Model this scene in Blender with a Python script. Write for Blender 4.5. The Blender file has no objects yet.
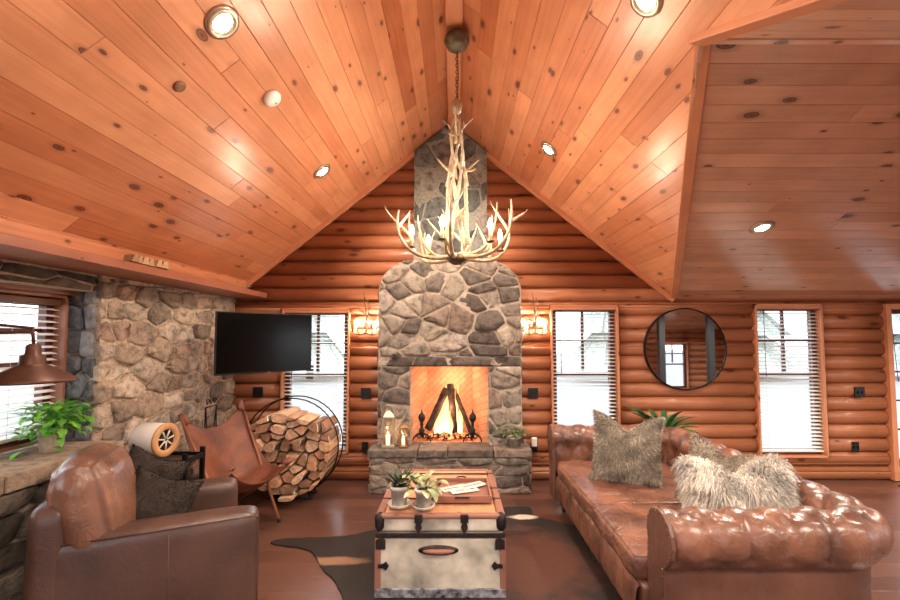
import bpy, bmesh, math, random
from mathutils import Vector, Matrix, noise
SC = bpy.context.scene
COL = SC.collection
PI = math.pi
# ---------------------------------------------------------------- camera, sky, exposure
EYE = 1.62
cam_d = bpy.data.cameras.new('camera'); cam = bpy.data.objects.new('camera', cam_d); COL.objects.link(cam)
cam.location = (0, 0, EYE); cam.rotation_euler = (math.radians(93), 0, 0)
cam_d.sensor_width = 36; cam_d.lens = 36*430/900; cam_d.clip_start = 0.05; cam_d.clip_end = 200
cam_d.shift_x = -4/900; cam_d.shift_y = 13.5/900
SC.camera = cam
vs = SC.view_settings
vs.view_transform = 'Standard'; vs.look = 'None'; vs.gamma = 1; vs.use_curve_mapping = False
vs.exposure = 0.28
SKY = 3.8; LAMP = 1.65
w = bpy.data.worlds.new('world'); SC.world = w; w.use_nodes = True
wn = w.node_tree.nodes; wl = w.node_tree.links
wb = wn['Background']; wb.inputs[1].default_value = SKY
wtc = wn.new('ShaderNodeTexCoord'); wsep = wn.new('ShaderNodeSeparateXYZ'); wr = wn.new('ShaderNodeValToRGB')
wl.new(wtc.outputs['Generated'], wsep.inputs[0]); wl.new(wsep.outputs[2], wr.inputs[0]); wl.new(wr.outputs[0], wb.inputs[0])
wr.color_ramp.elements[0].color = (0.86, 0.9, 0.95, 1); wr.color_ramp.elements[1].color = (0.8, 0.9, 1, 1)
def portal(name, loc, rot, sx, sy):
    d = bpy.data.lights.new(name, 'AREA'); d.shape = 'RECTANGLE'; d.size = sx; d.size_y = sy
    d.cycles.is_portal = True
    o = bpy.data.objects.new(name, d); COL.objects.link(o); o.location = loc; o.rotation_euler = rot
def point(name, loc, power, col=(1, .84, .66), r=.03, parent=None):
    d = bpy.data.lights.new(name, 'POINT'); d.energy = power*LAMP; d.color = col; d.shadow_soft_size = r
    o = bpy.data.objects.new(name, d); COL.objects.link(o); o.location = loc
    if parent: o.parent = parent
    return o
# ---------------------------------------------------------------- colour, materials
def lin(c):
    return tuple(((v/255)/12.92 if v/255 <= .04045 else ((v/255+.055)/1.055)**2.4) for v in c)
def mx(a, b, t): return tuple(a[i]*(1-t)+b[i]*t for i in range(3))
def newmat(name):
    m = bpy.data.materials.new(name); m.use_nodes = True
    return m, m.node_tree.nodes, m.node_tree.links, m.node_tree.nodes['Principled BSDF']
def nd(N, t, **k):
    n = N.new(t)
    for a, v in k.items():
        if a.startswith('i_'): n.inputs[int(a[2:])].default_value = v
        else: setattr(n, a, v)
    return n
def ramp(N, pts):
    r = N.new('ShaderNodeValToRGB'); e = r.color_ramp.elements
    while len(e) < len(pts): e.new(.5)
    for k, (p, c) in enumerate(pts):
        e[k].position = p; e[k].color = (*c, 1) if len(c) == 3 else c
    return r
def mixc(N, L, fac, a, b, mode='MIX'):
    n = N.new('ShaderNodeMix'); n.data_type = 'RGBA'; n.blend_type = mode
    for sock, v in ((0, fac), (6, a), (7, b)):
        if hasattr(v, 'is_linked') or hasattr(v, 'links'): L.new(v, n.inputs[sock])
        else: n.inputs[sock].default_value = v if sock == 0 else (*v, 1)
    return n.outputs[2]
def bump(N, L, B, h, s=.3, d=.01):
    b = nd(N, 'ShaderNodeBump'); b.inputs['Strength'].default_value = s; b.inputs['Distance'].default_value = d
    L.new(h, b.inputs['Height']); L.new(b.outputs[0], B.inputs['Normal'])
def plain(name, rgb, rough=.5, metal=0, nscale=0, nstr=.15, bumps=0, coat=0, spec=.5):
    m, N, L, B = newmat(name); c = lin(rgb)
    B.inputs['Roughness'].default_value = rough; B.inputs['Metallic'].default_value = metal
    B.inputs['Coat Weight'].default_value = coat; B.inputs['Specular IOR Level'].default_value = spec
    if nscale:
        tc = nd(N, 'ShaderNodeTexCoord'); n = nd(N, 'ShaderNodeTexNoise'); n.inputs['Scale'].default_value = nscale
        n.inputs['Detail'].default_value = 5; L.new(tc.outputs['Object'], n.inputs[0])
        r = ramp(N, [(.3, tuple(v*(1-nstr*1.6) for v in c)), (.7, tuple(min(1, v*(1+nstr)) for v in c))])
        L.new(n.outputs[0], r.inputs[0]); L.new(r.outputs[0], B.inputs['Base Color'])
        if bumps: bump(N, L, B, n.outputs[0], bumps, .01)
    else: B.inputs['Base Color'].default_value = (*c, 1)
    return m
def tinted(name, rough=.85, nscale=12, nstr=.5, bumps=.6, bd=.02):
    """colour of each stone or strand from the colour attribute, mottled by noise"""
    m, N, L, B = newmat(name); B.inputs['Roughness'].default_value = rough
    at = nd(N, 'ShaderNodeAttribute', attribute_name='col'); tc = nd(N, 'ShaderNodeTexCoord')
    n = nd(N, 'ShaderNodeTexNoise'); n.inputs['Scale'].default_value = nscale; n.inputs['Detail'].default_value = 8; n.inputs['Roughness'].default_value = .65
    L.new(tc.outputs['Object'], n.inputs[0])
    r = ramp(N, [(.3, (1-nstr,)*3), (.5, (1,)*3), (.72, (1+nstr*.5,)*3)]); L.new(n.outputs[0], r.inputs[0])
    L.new(mixc(N, L, 1.0, at.outputs['Color'], r.outputs[0], 'MULTIPLY'), B.inputs['Base Color'])
    if bumps: bump(N, L, B, n.outputs[0], bumps, bd)
    return m
def wood(name, light, dark, knot=.45, rough=.35, knotc=(92, 38, 18), coat=0, kscale=(3.2, 6.5), grain=.8):
    """boards: UV runs along the grain in metres, 'col' red channel is a per-board random number"""
    m, N, L, B = newmat(name)
    uv = nd(N, 'ShaderNodeUVMap', uv_map='uv'); at = nd(N, 'ShaderNodeAttribute', attribute_name='col')
    sp = nd(N, 'ShaderNodeSeparateColor'); L.new(at.outputs['Color'], sp.inputs[0])
    mp = nd(N, 'ShaderNodeMapping'); mp.inputs['Scale'].default_value = (1.0, 22, 1); L.new(uv.outputs[0], mp.inputs[0])
    n1 = nd(N, 'ShaderNodeTexNoise'); n1.inputs['Scale'].default_value = 1.6; n1.inputs['Detail'].default_value = 6; n1.inputs['Distortion'].default_value = .6
    L.new(mp.outputs[0], n1.inputs[0])
    n2 = nd(N, 'ShaderNodeTexNoise'); n2.inputs['Scale'].default_value = 3; n2.inputs['Detail'].default_value = 3; L.new(uv.outputs[0], n2.inputs[0])
    a, b = lin(light), lin(dark)
    rr = ramp(N, [(.3, b), (.66, a)]); L.new(n1.outputs[0], rr.inputs[0])
    c1 = mixc(N, L, grain, a, rr.outputs[0])
    tr = ramp(N, [(0, mx(a, b, 1.05)), (.5, mx(a, b, .38)), (1, tuple(min(1, v*1.1) for v in a))]); L.new(sp.outputs[0], tr.inputs[0])
    c2 = mixc(N, L, .62, c1, tr.outputs[0])
    r2 = ramp(N, [(.3, (.78, .74, .7)), (.65, (1.05, 1.05, 1.05))]); L.new(n2.outputs[0], r2.inputs[0])
    c3 = mixc(N, L, .7, c2, r2.outputs[0], 'MULTIPLY')
    mk = nd(N, 'ShaderNodeMapping'); mk.inputs['Scale'].default_value = (*kscale, 1); L.new(uv.outputs[0], mk.inputs[0])
    nw = nd(N, 'ShaderNodeTexNoise'); nw.inputs['Scale'].default_value = 9; L.new(uv.outputs[0], nw.inputs[0])
    wob = mixc(N, L, .035, mk.outputs[0], nw.outputs['Color'], 'ADD')
    v = nd(N, 'ShaderNodeTexVoronoi', voronoi_dimensions='2D'); v.inputs['Scale'].default_value = 1; L.new(wob, v.inputs['Vector'])
    vs_ = nd(N, 'ShaderNodeSeparateColor'); L.new(v.outputs['Color'], vs_.inputs[0])
    # knot radius from the cell's random colour; nothing below a threshold
    rad = nd(N, 'ShaderNodeMapRange'); rad.inputs[1].default_value = 1-knot; rad.inputs[2].default_value = 1; rad.inputs[3].default_value = .004; rad.inputs[4].default_value = 1.0
    L.new(vs_.outputs[0], rad.inputs[0])
    rp_ = nd(N, 'ShaderNodeMath', operation='POWER'); rp_.inputs[1].default_value = 1.9; L.new(rad.outputs[0], rp_.inputs[0])
    rq = nd(N, 'ShaderNodeMath', operation='MULTIPLY_ADD'); rq.inputs[1].default_value = .17; rq.inputs[2].default_value = .001; L.new(rp_.outputs[0], rq.inputs[0])
    dv = nd(N, 'ShaderNodeMath', operation='DIVIDE'); L.new(v.outputs['Distance'], dv.inputs[0]); L.new(rq.outputs[0], dv.inputs[1])
    kr = ramp(N, [(0, (1,)*3), (.28, (.72,)*3), (.42, (.95,)*3), (.5, (.3,)*3), (1, (0,)*3)])
    sc = nd(N, 'ShaderNodeMath', operation='MULTIPLY'); sc.inputs[1].default_value = .5; L.new(dv.outputs[0], sc.inputs[0])
    L.new(sc.outputs[0], kr.inputs[0])
    c4 = mixc(N, L, kr.outputs[0], c3, lin(knotc))
    L.new(c4, B.inputs['Base Color']); B.inputs['Roughness'].default_value = rough; B.inputs['Coat Weight'].default_value = coat
    B.inputs['Coat Roughness'].default_value = .18
    bump(N, L, B, n1.outputs[0], .12, .004)
    return m
def emis(name, rgb, s):
    m, N, L, B = newmat(name); B.inputs['Base Color'].default_value = (*lin(rgb), 1)
    B.inputs['Emission Color'].default_value = (*lin(rgb), 1); B.inputs['Emission Strength'].default_value = s
    return m
def thinglass(name, tint=(1, 1, 1), rough=0):
    m, N, L, B = newmat(name); N.remove(B); out = N['Material Output']
    t = nd(N, 'ShaderNodeBsdfTransparent'); t.inputs[0].default_value = (*tint, 1)
    g = nd(N, 'ShaderNodeBsdfGlossy'); g.inputs['Roughness'].default_value = rough
    lw = nd(N, 'ShaderNodeLayerWeight'); pw = nd(N, 'ShaderNodeMath', operation='POWER'); pw.inputs[1].default_value = 5; L.new(lw.outputs['Facing'], pw.inputs[0])
    f = nd(N, 'ShaderNodeMath', operation='MULTIPLY_ADD'); f.inputs[1].default_value = .8; f.inputs[2].default_value = .04; L.new(pw.outputs[0], f.inputs[0])
    x = nd(N, 'ShaderNodeMixShader'); L.new(f.outputs[0], x.inputs[0]); L.new(t.outputs[0], x.inputs[1]); L.new(g.outputs[0], x.inputs[2])
    L.new(x.outputs[0], out.inputs[0])
    return m
# ---------------------------------------------------------------- mesh builder
class MB:
    def __init__(s): s.v = []; s.f = []; s.uv = []; s.c = []; s.sm = []; s.mi = []
    def add(s, verts, faces, uv=None, col=(1, 1, 1), smooth=False, mi=0):
        o = len(s.v); s.v += [tuple(p) for p in verts]
        s.uv += [tuple(q) for q in uv] if uv else [(p[0], p[1]) for p in verts]
        for f in faces:
            s.f.append(tuple(i+o for i in f)); s.c.append(col); s.sm.append(smooth); s.mi.append(mi)
        return s
    def box(s, c, d, M=None, col=(1, 1, 1), mi=0, grain=None):
        """centre, full size; UV runs along the longest side"""
        h = [k/2 for k in d]; vs = []; uv = []
        ax = grain if grain is not None else max(range(3), key=lambda k: d[k])
        ro = (random.random()*9, random.random()*9)
        for sx in (-1, 1):
            for sy in (-1, 1):
                for sz in (-1, 1):
                    p = Vector((c[0]+sx*h[0], c[1]+sy*h[1], c[2]+sz*h[2]))
                    l = (sx*h[0], sy*h[1], sz*h[2]); o2 = [l[k] for k in range(3) if k != ax]
                    uv.append((l[ax]+ro[0], o2[0]+o2[1]+ro[1])); vs.append(M @ p if M else p)
        return s.add(vs, [(0, 1, 3, 2), (4, 6, 7, 5), (0, 4, 5, 1), (2, 3, 7, 6), (0, 2, 6, 4), (1, 5, 7, 3)], uv, col, False, mi)
    def tube(s, pts, rad, n=8, col=(1, 1, 1), mi=0, cap=True, M=None, flat=1.0):
        pts = [Vector(p) for p in pts]
        if not hasattr(rad, '__len__'): rad = [rad]*len(pts)
        vs = []; uv = []; fs = []; up = None; L = 0
        ro = random.random()*9
        for i, p in enumerate(pts):
            t = (pts[min(i+1, len(pts)-1)]-pts[max(i-1, 0)]); t = t.normalized() if t.length else Vector((0, 0, 1))
            if up is None: up = t.orthogonal().normalized()
            else:
                up = up-t*up.dot(t); up = up.normalized() if up.length > 1e-6 else t.orthogonal().normalized()
                L += (p-pts[i-1]).length
            b = t.cross(up)
            for k in range(n):
                a = 2*PI*k/n; q = p+(up*math.cos(a)+b*math.sin(a)*flat)*rad[i]
                vs.append(M @ q if M else q); uv.append((L+ro, k/n*2*PI*max(rad)))
        for i in range(len(pts)-1):
            for k in range(n):
                a, b_ = i*n+k, i*n+(k+1) % n; fs.append((a, b_, b_+n, a+n))
        if cap: fs.append(tuple(range(n-1, -1, -1))); fs.append(tuple(range(len(vs)-n, len(vs))))
        return s.add(vs, fs, uv, col, True, mi)
    def lathe(s, prof, n=20, c=(0, 0, 0), col=(1, 1, 1), mi=0, M=None, sx=1, sy=1):
        vs = []; fs = []
        for r, z in prof:
            for k in range(n):
                a = 2*PI*k/n; p = Vector((c[0]+r*math.cos(a)*sx, c[1]+r*math.sin(a)*sy, c[2]+z)); vs.append(M @ p if M else p)
        for i in range(len(prof)-1):
            for k in range(n): a, b = i*n+k, i*n+(k+1) % n; fs.append((a, b, b+n, a+n))
        if prof[0][0] > 1e-5: fs.append(tuple(range(n-1, -1, -1)))
        if prof[-1][0] > 1e-5: fs.append(tuple(range(len(vs)-n, len(vs))))
        return s.add(vs, fs, None, col, True, mi)
    def grid(s, fn, nu, nv, col=(1, 1, 1), mi=0, M=None, cu=False, cv=False, uvs=(1, 1), smooth=True):
        vs = []; uv = []; fs = []
        mu, mv = (nu if cu else nu+1), (nv if cv else nv+1)
        for i in range(mu):
            for j in range(mv):
                p = Vector(fn(i/nu, j/nv)); vs.append(M @ p if M else p); uv.append((i/nu*uvs[0], j/nv*uvs[1]))
        for i in range(nu):
            for j in range(nv):
                a = i*mv+j; b = ((i+1) % mu)*mv+j; c = ((i+1) % mu)*mv+(j+1) % mv; d = i*mv+(j+1) % mv
                fs.append((a, b, c, d))
        return s.add(vs, fs, uv, col, smooth, mi)
    def prism(s, poly, h0, h1, M=None, col=(1, 1, 1), mi=0, smooth=False):
        """polygon in x,y extruded z from h0 to h1"""
        n = len(poly); vs = [Vector((p[0], p[1], h)) for h in (h0, h1) for p in poly]
        if M: vs = [M @ q for q in vs]
        fs = [tuple(range(n-1, -1, -1)), tuple(range(n, 2*n))]+[(i, (i+1) % n, n+(i+1) % n, n+i) for i in range(n)]
        uv = [(p[0], p[1]+h) for h in (h0, h1) for p in poly]
        return s.add(vs, fs, uv, col, smooth, mi)
    def build(s, name, mats, parent=None, bevel=0, seg=2, sub=0, weld=0, thick=0, loc=None, recalc=True):
        me = bpy.data.meshes.new(name); me.from_pydata(s.v, [], s.f)
        ul = me.uv_layers.new(name='uv'); ca = me.color_attributes.new('col', 'FLOAT_COLOR', 'CORNER')
        us = []; cs = []
        for f, c in zip(s.f, s.c):
            for i in f: us += s.uv[i]; cs += (*c, 1)
        me.uv_layers['uv'].data.foreach_set('uv', us); me.color_attributes['col'].data.foreach_set('color', cs)
        me.polygons.foreach_set('use_smooth', s.sm); me.polygons.foreach_set('material_index', s.mi)
        for m in (mats if isinstance(mats, (list, tuple)) else [mats]): me.materials.append(m)
        if weld or recalc:
            bm = bmesh.new(); bm.from_mesh(me)
            if weld: bmesh.ops.remove_doubles(bm, verts=bm.verts, dist=weld)
            if recalc: bmesh.ops.recalc_face_normals(bm, faces=bm.faces)
            bm.to_mesh(me); bm.free()
        o = bpy.data.objects.new(name, me); COL.objects.link(o)
        if loc: 
            o.location = loc
        if parent: o.parent = parent
        if thick:
            k = o.modifiers.new('solid', 'SOLIDIFY'); k.thickness = thick; k.offset = 0
        if bevel:
            k = o.modifiers.new('bevel', 'BEVEL'); k.width = bevel; k.segments = seg; k.limit_method = 'ANGLE'; k.angle_limit = .6
            k.harden_normals = False
        if sub:
            k = o.modifiers.new('sub', 'SUBSURF'); k.levels = sub; k.render_levels = sub
        return o
def tag(o, label=None, cat=None, group=None, kind=None):
    if label: o['label'] = label
    if cat: o['category'] = cat
    if group: o['group'] = group
    if kind: o['kind'] = kind
    return o
def thing(name, label, cat, loc=(0, 0, 0), rz=0, group=None):
    o = bpy.data.objects.new(name, None); COL.objects.link(o); o.location = loc; o.rotation_euler = (0, 0, rz)
    o.empty_display_size = .1
    return tag(o, label, cat, group)
def struct(o): o['kind'] = 'structure'; return o
def copy_tree(o, parent=None):
    c = o.copy(); COL.objects.link(c)
    if parent: c.parent = parent
    for ch in list(o.children): copy_tree(ch, c)
    return c
def bez(p0, p1, p2, p3, n=10):
    P = [Vector(p) for p in (p0, p1, p2, p3)]; out = []
    for i in range(n+1):
        t = i/n; out.append(P[0]*(1-t)**3+P[1]*3*t*(1-t)**2+P[2]*3*t*t*(1-t)+P[3]*t**3)
    return out
def fr(x, y, z): return Vector((x, y, z))
# frames for surfaces: local x along, local y up, local z out into the room
def frame(o, ux, uy):
    ux = Vector(ux).normalized(); uy = Vector(uy).normalized(); uz = ux.cross(uy)
    M = Matrix((ux, uy, uz)).transposed().to_4x4(); M.translation = Vector(o); return M
# ---------------------------------------------------------------- boards
def boards(mb, M, v0, v1, w, umin, umax, rnd, lmin=1.6, lmax=3.6, gap=.003, dep=.005, thick=.04):
    n = max(1, round((v1-v0)/w)); w = (v1-v0)/n
    for k in range(n):
        a, b = v0+k*w, v0+(k+1)*w
        ua, ub, wa, wb_ = umin(a), umin(b), umax(a), umax(b)
        lo, hi = min(ua, ub), max(wa, wb_)
        if hi-lo < .01: continue
        cuts = []; x = lo+rnd.uniform(.3, lmax)
        while x < hi-.4: cuts.append(x); x += rnd.uniform(lmin, lmax)
        ends = [None]+cuts+[None]
        for i in range(len(ends)-1):
            s0, s1 = ends[i], ends[i+1]
            A = (ua if s0 is None else max(s0, ua), ub if s0 is None else max(s0, ub))
            Bq = (wa if s1 is None else min(s1, wa), wb_ if s1 is None else min(s1, wb_))
            if Bq[0]-A[0] < .002 and Bq[1]-A[1] < .002: continue
            q = [(A[0], a), (max(Bq[0], A[0]), a), (max(Bq[1], A[1]), b), (A[1], b)]
            c = (sum(p[0] for p in q)/4, (a+b)/2)
            qi = [(p[0]+(gap if p[0] < c[0] else -gap), p[1]+(gap if p[1] < c[1] else -gap)) for p in q]
            vs = [M @ Vector((*p, 0)) for p in qi]+[M @ Vector((*p, -dep)) for p in q]+[M @ Vector((*p, -thick)) for p in q]
            ou, ov = rnd.random()*40, rnd.random()*40
            uv = [(p[0]+ou, p[1]+ov) for p in qi]+[(p[0]+ou, p[1]+ov) for p in q]*2
            r = rnd.random()
            mb.add(vs, [(0, 1, 2, 3)]+[(i2, 4+i2, 4+(i2+1) % 4, (i2+1) % 4) for i2 in range(4)]+[(4+i2, 8+i2, 8+(i2+1) % 4, 4+(i2+1) % 4) for i2 in range(4)]+[(11, 10, 9, 8)], uv, (r, r, r))
# ---------------------------------------------------------------- half-log walls
def logwall(mb, M, x0, x1, ztop, opens, rnd, h=.155, dep=.05, lim=None, base=0.0):
    """local x along, y up, z to the room. opens: (xa, xb, za, zb). lim(z) -> (xmin, xmax)"""
    n = int(math.ceil((ztop-base)/h))
    for k in range(n):
        z0, z1 = base+k*h, min(base+(k+1)*h, ztop)
        cuts = sorted({z0, z1, *[z for o in opens for z in o[2:4] if z0 < z < z1]})
        ou, ov = rnd.random()*30, rnd.random()*30; r = rnd.random(); r = .2+.6*r
        lx0, lx1 = (x0, x1) if not lim else lim(z0)
        lx0, lx1 = max(lx0, x0), min(lx1, x1)
        if lx1-lx0 < .02: continue
        for za, zb in zip(cuts, cuts[1:]):
            zm = (za+zb)/2; iv = [(lx0, lx1)]
            for o in opens:
                if o[2] < zm < o[3]:
                    nv = []
                    for a, b in iv:
                        if o[1] <= a or o[0] >= b: nv.append((a, b)); continue
                        if o[0]-a > .01: nv.append((a, o[0]))
                        if b-o[1] > .01: nv.append((o[1], b))
                    iv = nv
            m = max(2, int(round(8*(zb-za)/h)))
            prof = []
            for i in range(m+1):
                z = za+(zb-za)*i/m; t = (z-(base+k*h))/h; prof.append((z, dep*max(0, 1-(2*t-1)**2)**.6))
            for a, b in iv:
                vs = []; uv = []
                for xx in (a, b):
                    for z, d in prof: vs.append(M @ Vector((xx, z, d))); uv.append((xx+ou, z*1.3+ov))
                    vs += [M @ Vector((xx, zb, -.12)), M @ Vector((xx, za, -.12))]; uv += [(xx+ou, ov), (xx+ou, ov)]
                q = len(prof)+2
                fs = [(i, i+1, q+i+1, q+i) for i in range(q)if i < q-1]+[(q-1, 0, q, 2*q-1), tuple(range(q-1, -1, -1)), tuple(range(q, 2*q))]
                mb.add(vs, fs, uv, (r, r, r), False)
                for j in range(len(mb.sm)-len(fs), len(mb.sm)-len(fs)+m): mb.sm[j] = True
# ---------------------------------------------------------------- masonry
def clip_half(poly, nx, ny, d):
    """keep points with nx*x+ny*y <= d"""
    out = []
    for i in range(len(poly)):
        a, b = poly[i], poly[(i+1) % len(poly)]
        da, db = nx*a[0]+ny*a[1]-d, nx*b[0]+ny*b[1]-d
        if da <= 0: out.append(a)
        if (da < 0 < db) or (db < 0 < da):
            t = da/(da-db); out.append((a[0]+(b[0]-a[0])*t, a[1]+(b[1]-a[1])*t))
    return out
def area(p): return sum(p[i][0]*p[(i+1) % len(p)][1]-p[(i+1) % len(p)][0]*p[i][1] for i in range(len(p)))/2
def voronoi(region, sx, sy, rnd, gap=.008, jit=.42, coursed=False):
    xs = [p[0] for p in region]; ys = [p[1] for p in region]
    x0, x1, y0, y1 = min(xs)-sx, max(xs)+sx, min(ys)-sy, max(ys)+sy
    pts = []; j = 0; y = y0
    while y < y1:
        x = x0+(sx*.5 if j % 2 else 0)
        while x < x1: pts.append((x+rnd.uniform(-jit, jit)*sx, y+rnd.uniform(-jit, jit)*sy*(.4 if coursed else 1))); x += sx*rnd.uniform(.8, 1.25)
        y += sy; j += 1
    if area(region) < 0: region = region[::-1]
    k = sx/sy; cells = []
    for i, p in enumerate(pts):
        cell = [(p[0]-2*sx, p[1]-2*sy), (p[0]+2*sx, p[1]-2*sy), (p[0]+2*sx, p[1]+2*sy), (p[0]-2*sx, p[1]+2*sy)]
        for q in pts:
            if q is p or abs(q[0]-p[0]) > 3*sx or abs(q[1]-p[1]) > 3*sy: continue
            nx, ny = q[0]-p[0], (q[1]-p[1])*k*k
            l = math.hypot(nx, ny); nx /= l; ny /= l
            mxp, myp = (p[0]+q[0])/2, (p[1]+q[1])/2
            cell = clip_half(cell, nx, ny, nx*mxp+ny*myp-gap)
            if len(cell) < 3: break
        if len(cell) < 3: continue
        for a, b in zip(region, region[1:]+region[:1]):
            nx, ny = b[1]-a[1], a[0]-b[0]; l = math.hypot(nx, ny)
            if l < 1e-6: continue
            cell = clip_half(cell, nx/l, ny/l, (nx*a[0]+ny*a[1])/l-gap*.6)
            if len(cell) < 3: break
        if len(cell) >= 3 and abs(area(cell)) > 2e-4: cells.append(cell)
    return cells
def chaikin(p, r=.22):
    out = []
    for i in range(len(p)):
        a, b = p[i], p[(i+1) % len(p)]
        out += [(a[0]+(b[0]-a[0])*r, a[1]+(b[1]-a[1])*r), (b[0]-(b[0]-a[0])*r, b[1]-(b[1]-a[1])*r)]
    return out
def subdiv_poly(p, L):
    out = []
    for i in range(len(p)):
        a, b = p[i], p[(i+1) % len(p)]; n = max(1, int(math.hypot(b[0]-a[0], b[1]-a[1])/L))
        for j in range(n): out.append((a[0]+(b[0]-a[0])*j/n, a[1]+(b[1]-a[1])*j/n))
    return out
def masonry(mb, M, region, sx, sy, rnd, pal, h=.03, gap=.008, rough=.006, coursed=False, jit=.42, back=.05, mortar=(150, 140, 128)):
    for cell in voronoi(region, sx, sy, rnd, gap, jit, coursed):
        c = subdiv_poly(chaikin(cell, .09), .06)
        if area(c) < 0: c = c[::-1]
        cx_, cy_ = sum(p[0] for p in c)/len(c), sum(p[1] for p in c)/len(c)
        hh = h*rnd.uniform(.55, 1.3); tx, ty = rnd.uniform(-.12, .12), rnd.uniform(-.12, .12)
        col = lin(rnd.choice(pal)); f = rnd.uniform(.8, 1.2); col = tuple(min(1, v*f) for v in col)
        vs = []; n = len(c)
        for s_, d in ((1, -back), (1, 0), (.985, hh*.62), (.93, hh*.93), (.55, hh*1.02)):
            for p in c:
                x, y = cx_+(p[0]-cx_)*s_, cy_+(p[1]-cy_)*s_
                if 0 < s_ < 1: 
                    x += rnd.uniform(-1, 1)*rough*.6; y += rnd.uniform(-1, 1)*rough*.6
                z = d+((x-cx_)*tx+(y-cy_)*ty if d > 0 else 0)+(rnd.uniform(-1, 1)*rough if d > 0 else 0)
                vs.append(M @ Vector((x, y, z)))
        vs.append(M @ Vector((cx_, cy_, hh*1.05+rnd.uniform(-1, 1)*rough)))
        fs = [(r*n+i, r*n+(i+1) % n, (r+1)*n+(i+1) % n, (r+1)*n+i) for r in range(4) for i in range(n)]
        fs += [(4*n+i, 4*n+(i+1) % n, 5*n) for i in range(n)]
        mb.add(vs, fs, None, col, True)
GREY = [(146, 134, 122), (126, 115, 105), (160, 148, 134), (108, 98, 90), (140, 126, 114), (94, 84, 78), (152, 140, 130), (134, 116, 104)]
DGREY = [(112, 112, 106), (95, 97, 94), (128, 126, 118), (84, 86, 84), (120, 112, 104)]
TAN = [(204, 182, 160), (190, 168, 146), (212, 194, 174), (172, 152, 134), (194, 166, 148), (206, 188, 172), (158, 142, 126)]
BLUE = [(120, 124, 130), (104, 108, 114), (140, 142, 146), (96, 96, 98)]
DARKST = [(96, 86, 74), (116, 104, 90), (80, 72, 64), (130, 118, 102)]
# ================================================================ materials in use
PINE = wood('pine_boards', (226, 162, 122), (184, 106, 68), knot=.7, rough=.3, coat=.35, knotc=(84, 30, 16), kscale=(3.6, 7.2))
PINE_DARK = wood('pine_boards_browner', (226, 180, 150), (184, 132, 102), knot=.5, rough=.28, coat=.4, knotc=(66, 28, 16))
LOGW = wood('log_siding', (184, 120, 84), (128, 70, 44), knot=.6, rough=.42, coat=.15, kscale=(2.8, 5.5), knotc=(70, 30, 18))
TRIM = wood('pine_trim', (206, 140, 102), (166, 94, 62), knot=.25, rough=.4)
FLOORW = wood('floor_boards', (104, 70, 58), (78, 50, 42), knot=.05, rough=.33, coat=.3, grain=.6)
MASON = tinted('field_stone', .85, 13, .75, .9, .03)
MASON_L = tinted('wall_stone', .9, 13, .65, 1, .05)
MORTAR = plain('mortar', (176, 162, 146), .95, 0, 40, .2, .5)
MORTAR_T = plain('tan_mortar', (200, 178, 154), .95, 0, 30, .25, .6)
BLACK = plain('black_metal', (24, 23, 24), .45, .6)
BLACKP = plain('black_plastic', (22, 21, 22), .35)
MAROON = plain('maroon_painted_wood', (88, 34, 34), .45)
WHITE = plain('white_enamel', (236, 234, 230), .4)
GLASS = thinglass('window_glass')
BLIND = plain('white_blind', (228, 226, 220), .5)
def rect(a, b, c, d): return [(a, c), (b, c), (b, d), (a, d)]
rnd = random.Random(7)
RX, RZ, M8, N3 = -.045, 4.09, .8, .3625
YB, YR, EAVE = 4.95, 2.055, 2.035
YF = -1.5                                       # the wall behind
XR = 7.5
hyp = math.hypot(1, M8)
# ---- floor
mb = MB(); MF = frame((0, 0, 0), (1, 0, 0), (0, 1, 0))
boards(mb, MF, YF-.3, YB+.1, .17, lambda v: -3.2, lambda v: XR+.2, rnd, 2, 4, gap=.0012, dep=.0015)
floor = struct(mb.build('floor', FLOORW))
# ---- ceiling, one object per slope
def slope_left():
    mb = MB(); M = frame((RX, 0, RZ), (0, 1, 0), (-1, 0, -M8))
    # local x = +y world, local y = down the slope to -x, out of plane = x cross y -> pointing down?
    return mb, M
def plane_frame(o, u, v):
    M = frame(o, u, v)
    return M
mb = MB(); M = frame((RX, 0, RZ), (0, -1, 0), (-1, 0, -M8))     # z local: (-y) x (-x,-m) faces the room
if (M.to_3x3() @ Vector((0, 0, 1))).z > 0: M = frame((RX, 0, RZ), (0, 1, 0), (-1, 0, -M8))
sg = (M.to_3x3() @ Vector((1, 0, 0))).y
lo, hi = (YF, YB) if sg > 0 else (-YB, -YF)
LL = 2.62*hyp
boards(mb, M, 0, LL, .135, lambda v: lo, lambda v: hi, rnd)
struct(mb.build('ceiling', PINE))
XA = (4.054-(EAVE+N3*(YB-YR)))/M8; ZA = EAVE+N3*(YB-YR)
def xval1(y): return (4.054-(EAVE+N3*(YB-y)))/M8
def yval1(x): return YB-((4.054-M8*x)-EAVE)/N3          # valley toward the fireplace wall
def yval2(x): return YR-(ZA-(4.054-M8*x))/N3            # valley toward the camera
mb = MB(); M = frame((RX, 0, RZ), (0, 1, 0), (1, 0, -M8))
if (M.to_3x3() @ Vector((0, 0, 1))).z > 0: M = frame((RX, 0, RZ), (0, -1, 0), (1, 0, -M8))
sg = (M.to_3x3() @ Vector((1, 0, 0))).y
def X_(v): return RX+v/hyp
def far_lo(v): return max(YR, yval1(X_(v))) if X_(v) > XA else YR
def near_hi(v): return min(YR, yval2(X_(v))) if X_(v) > XA else YR
va = (XA-RX)*hyp; nva = int(va/.135); wva = va/nva
VE = (xval1(YB)-RX)*hyp; VE2 = (xval1(YR)+(YR-YF)*N3/M8-RX)*hyp
def S(f0, f1):
    return (f0, f1) if sg > 0 else ((lambda v: -f1(v)), (lambda v: -f0(v)))
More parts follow.
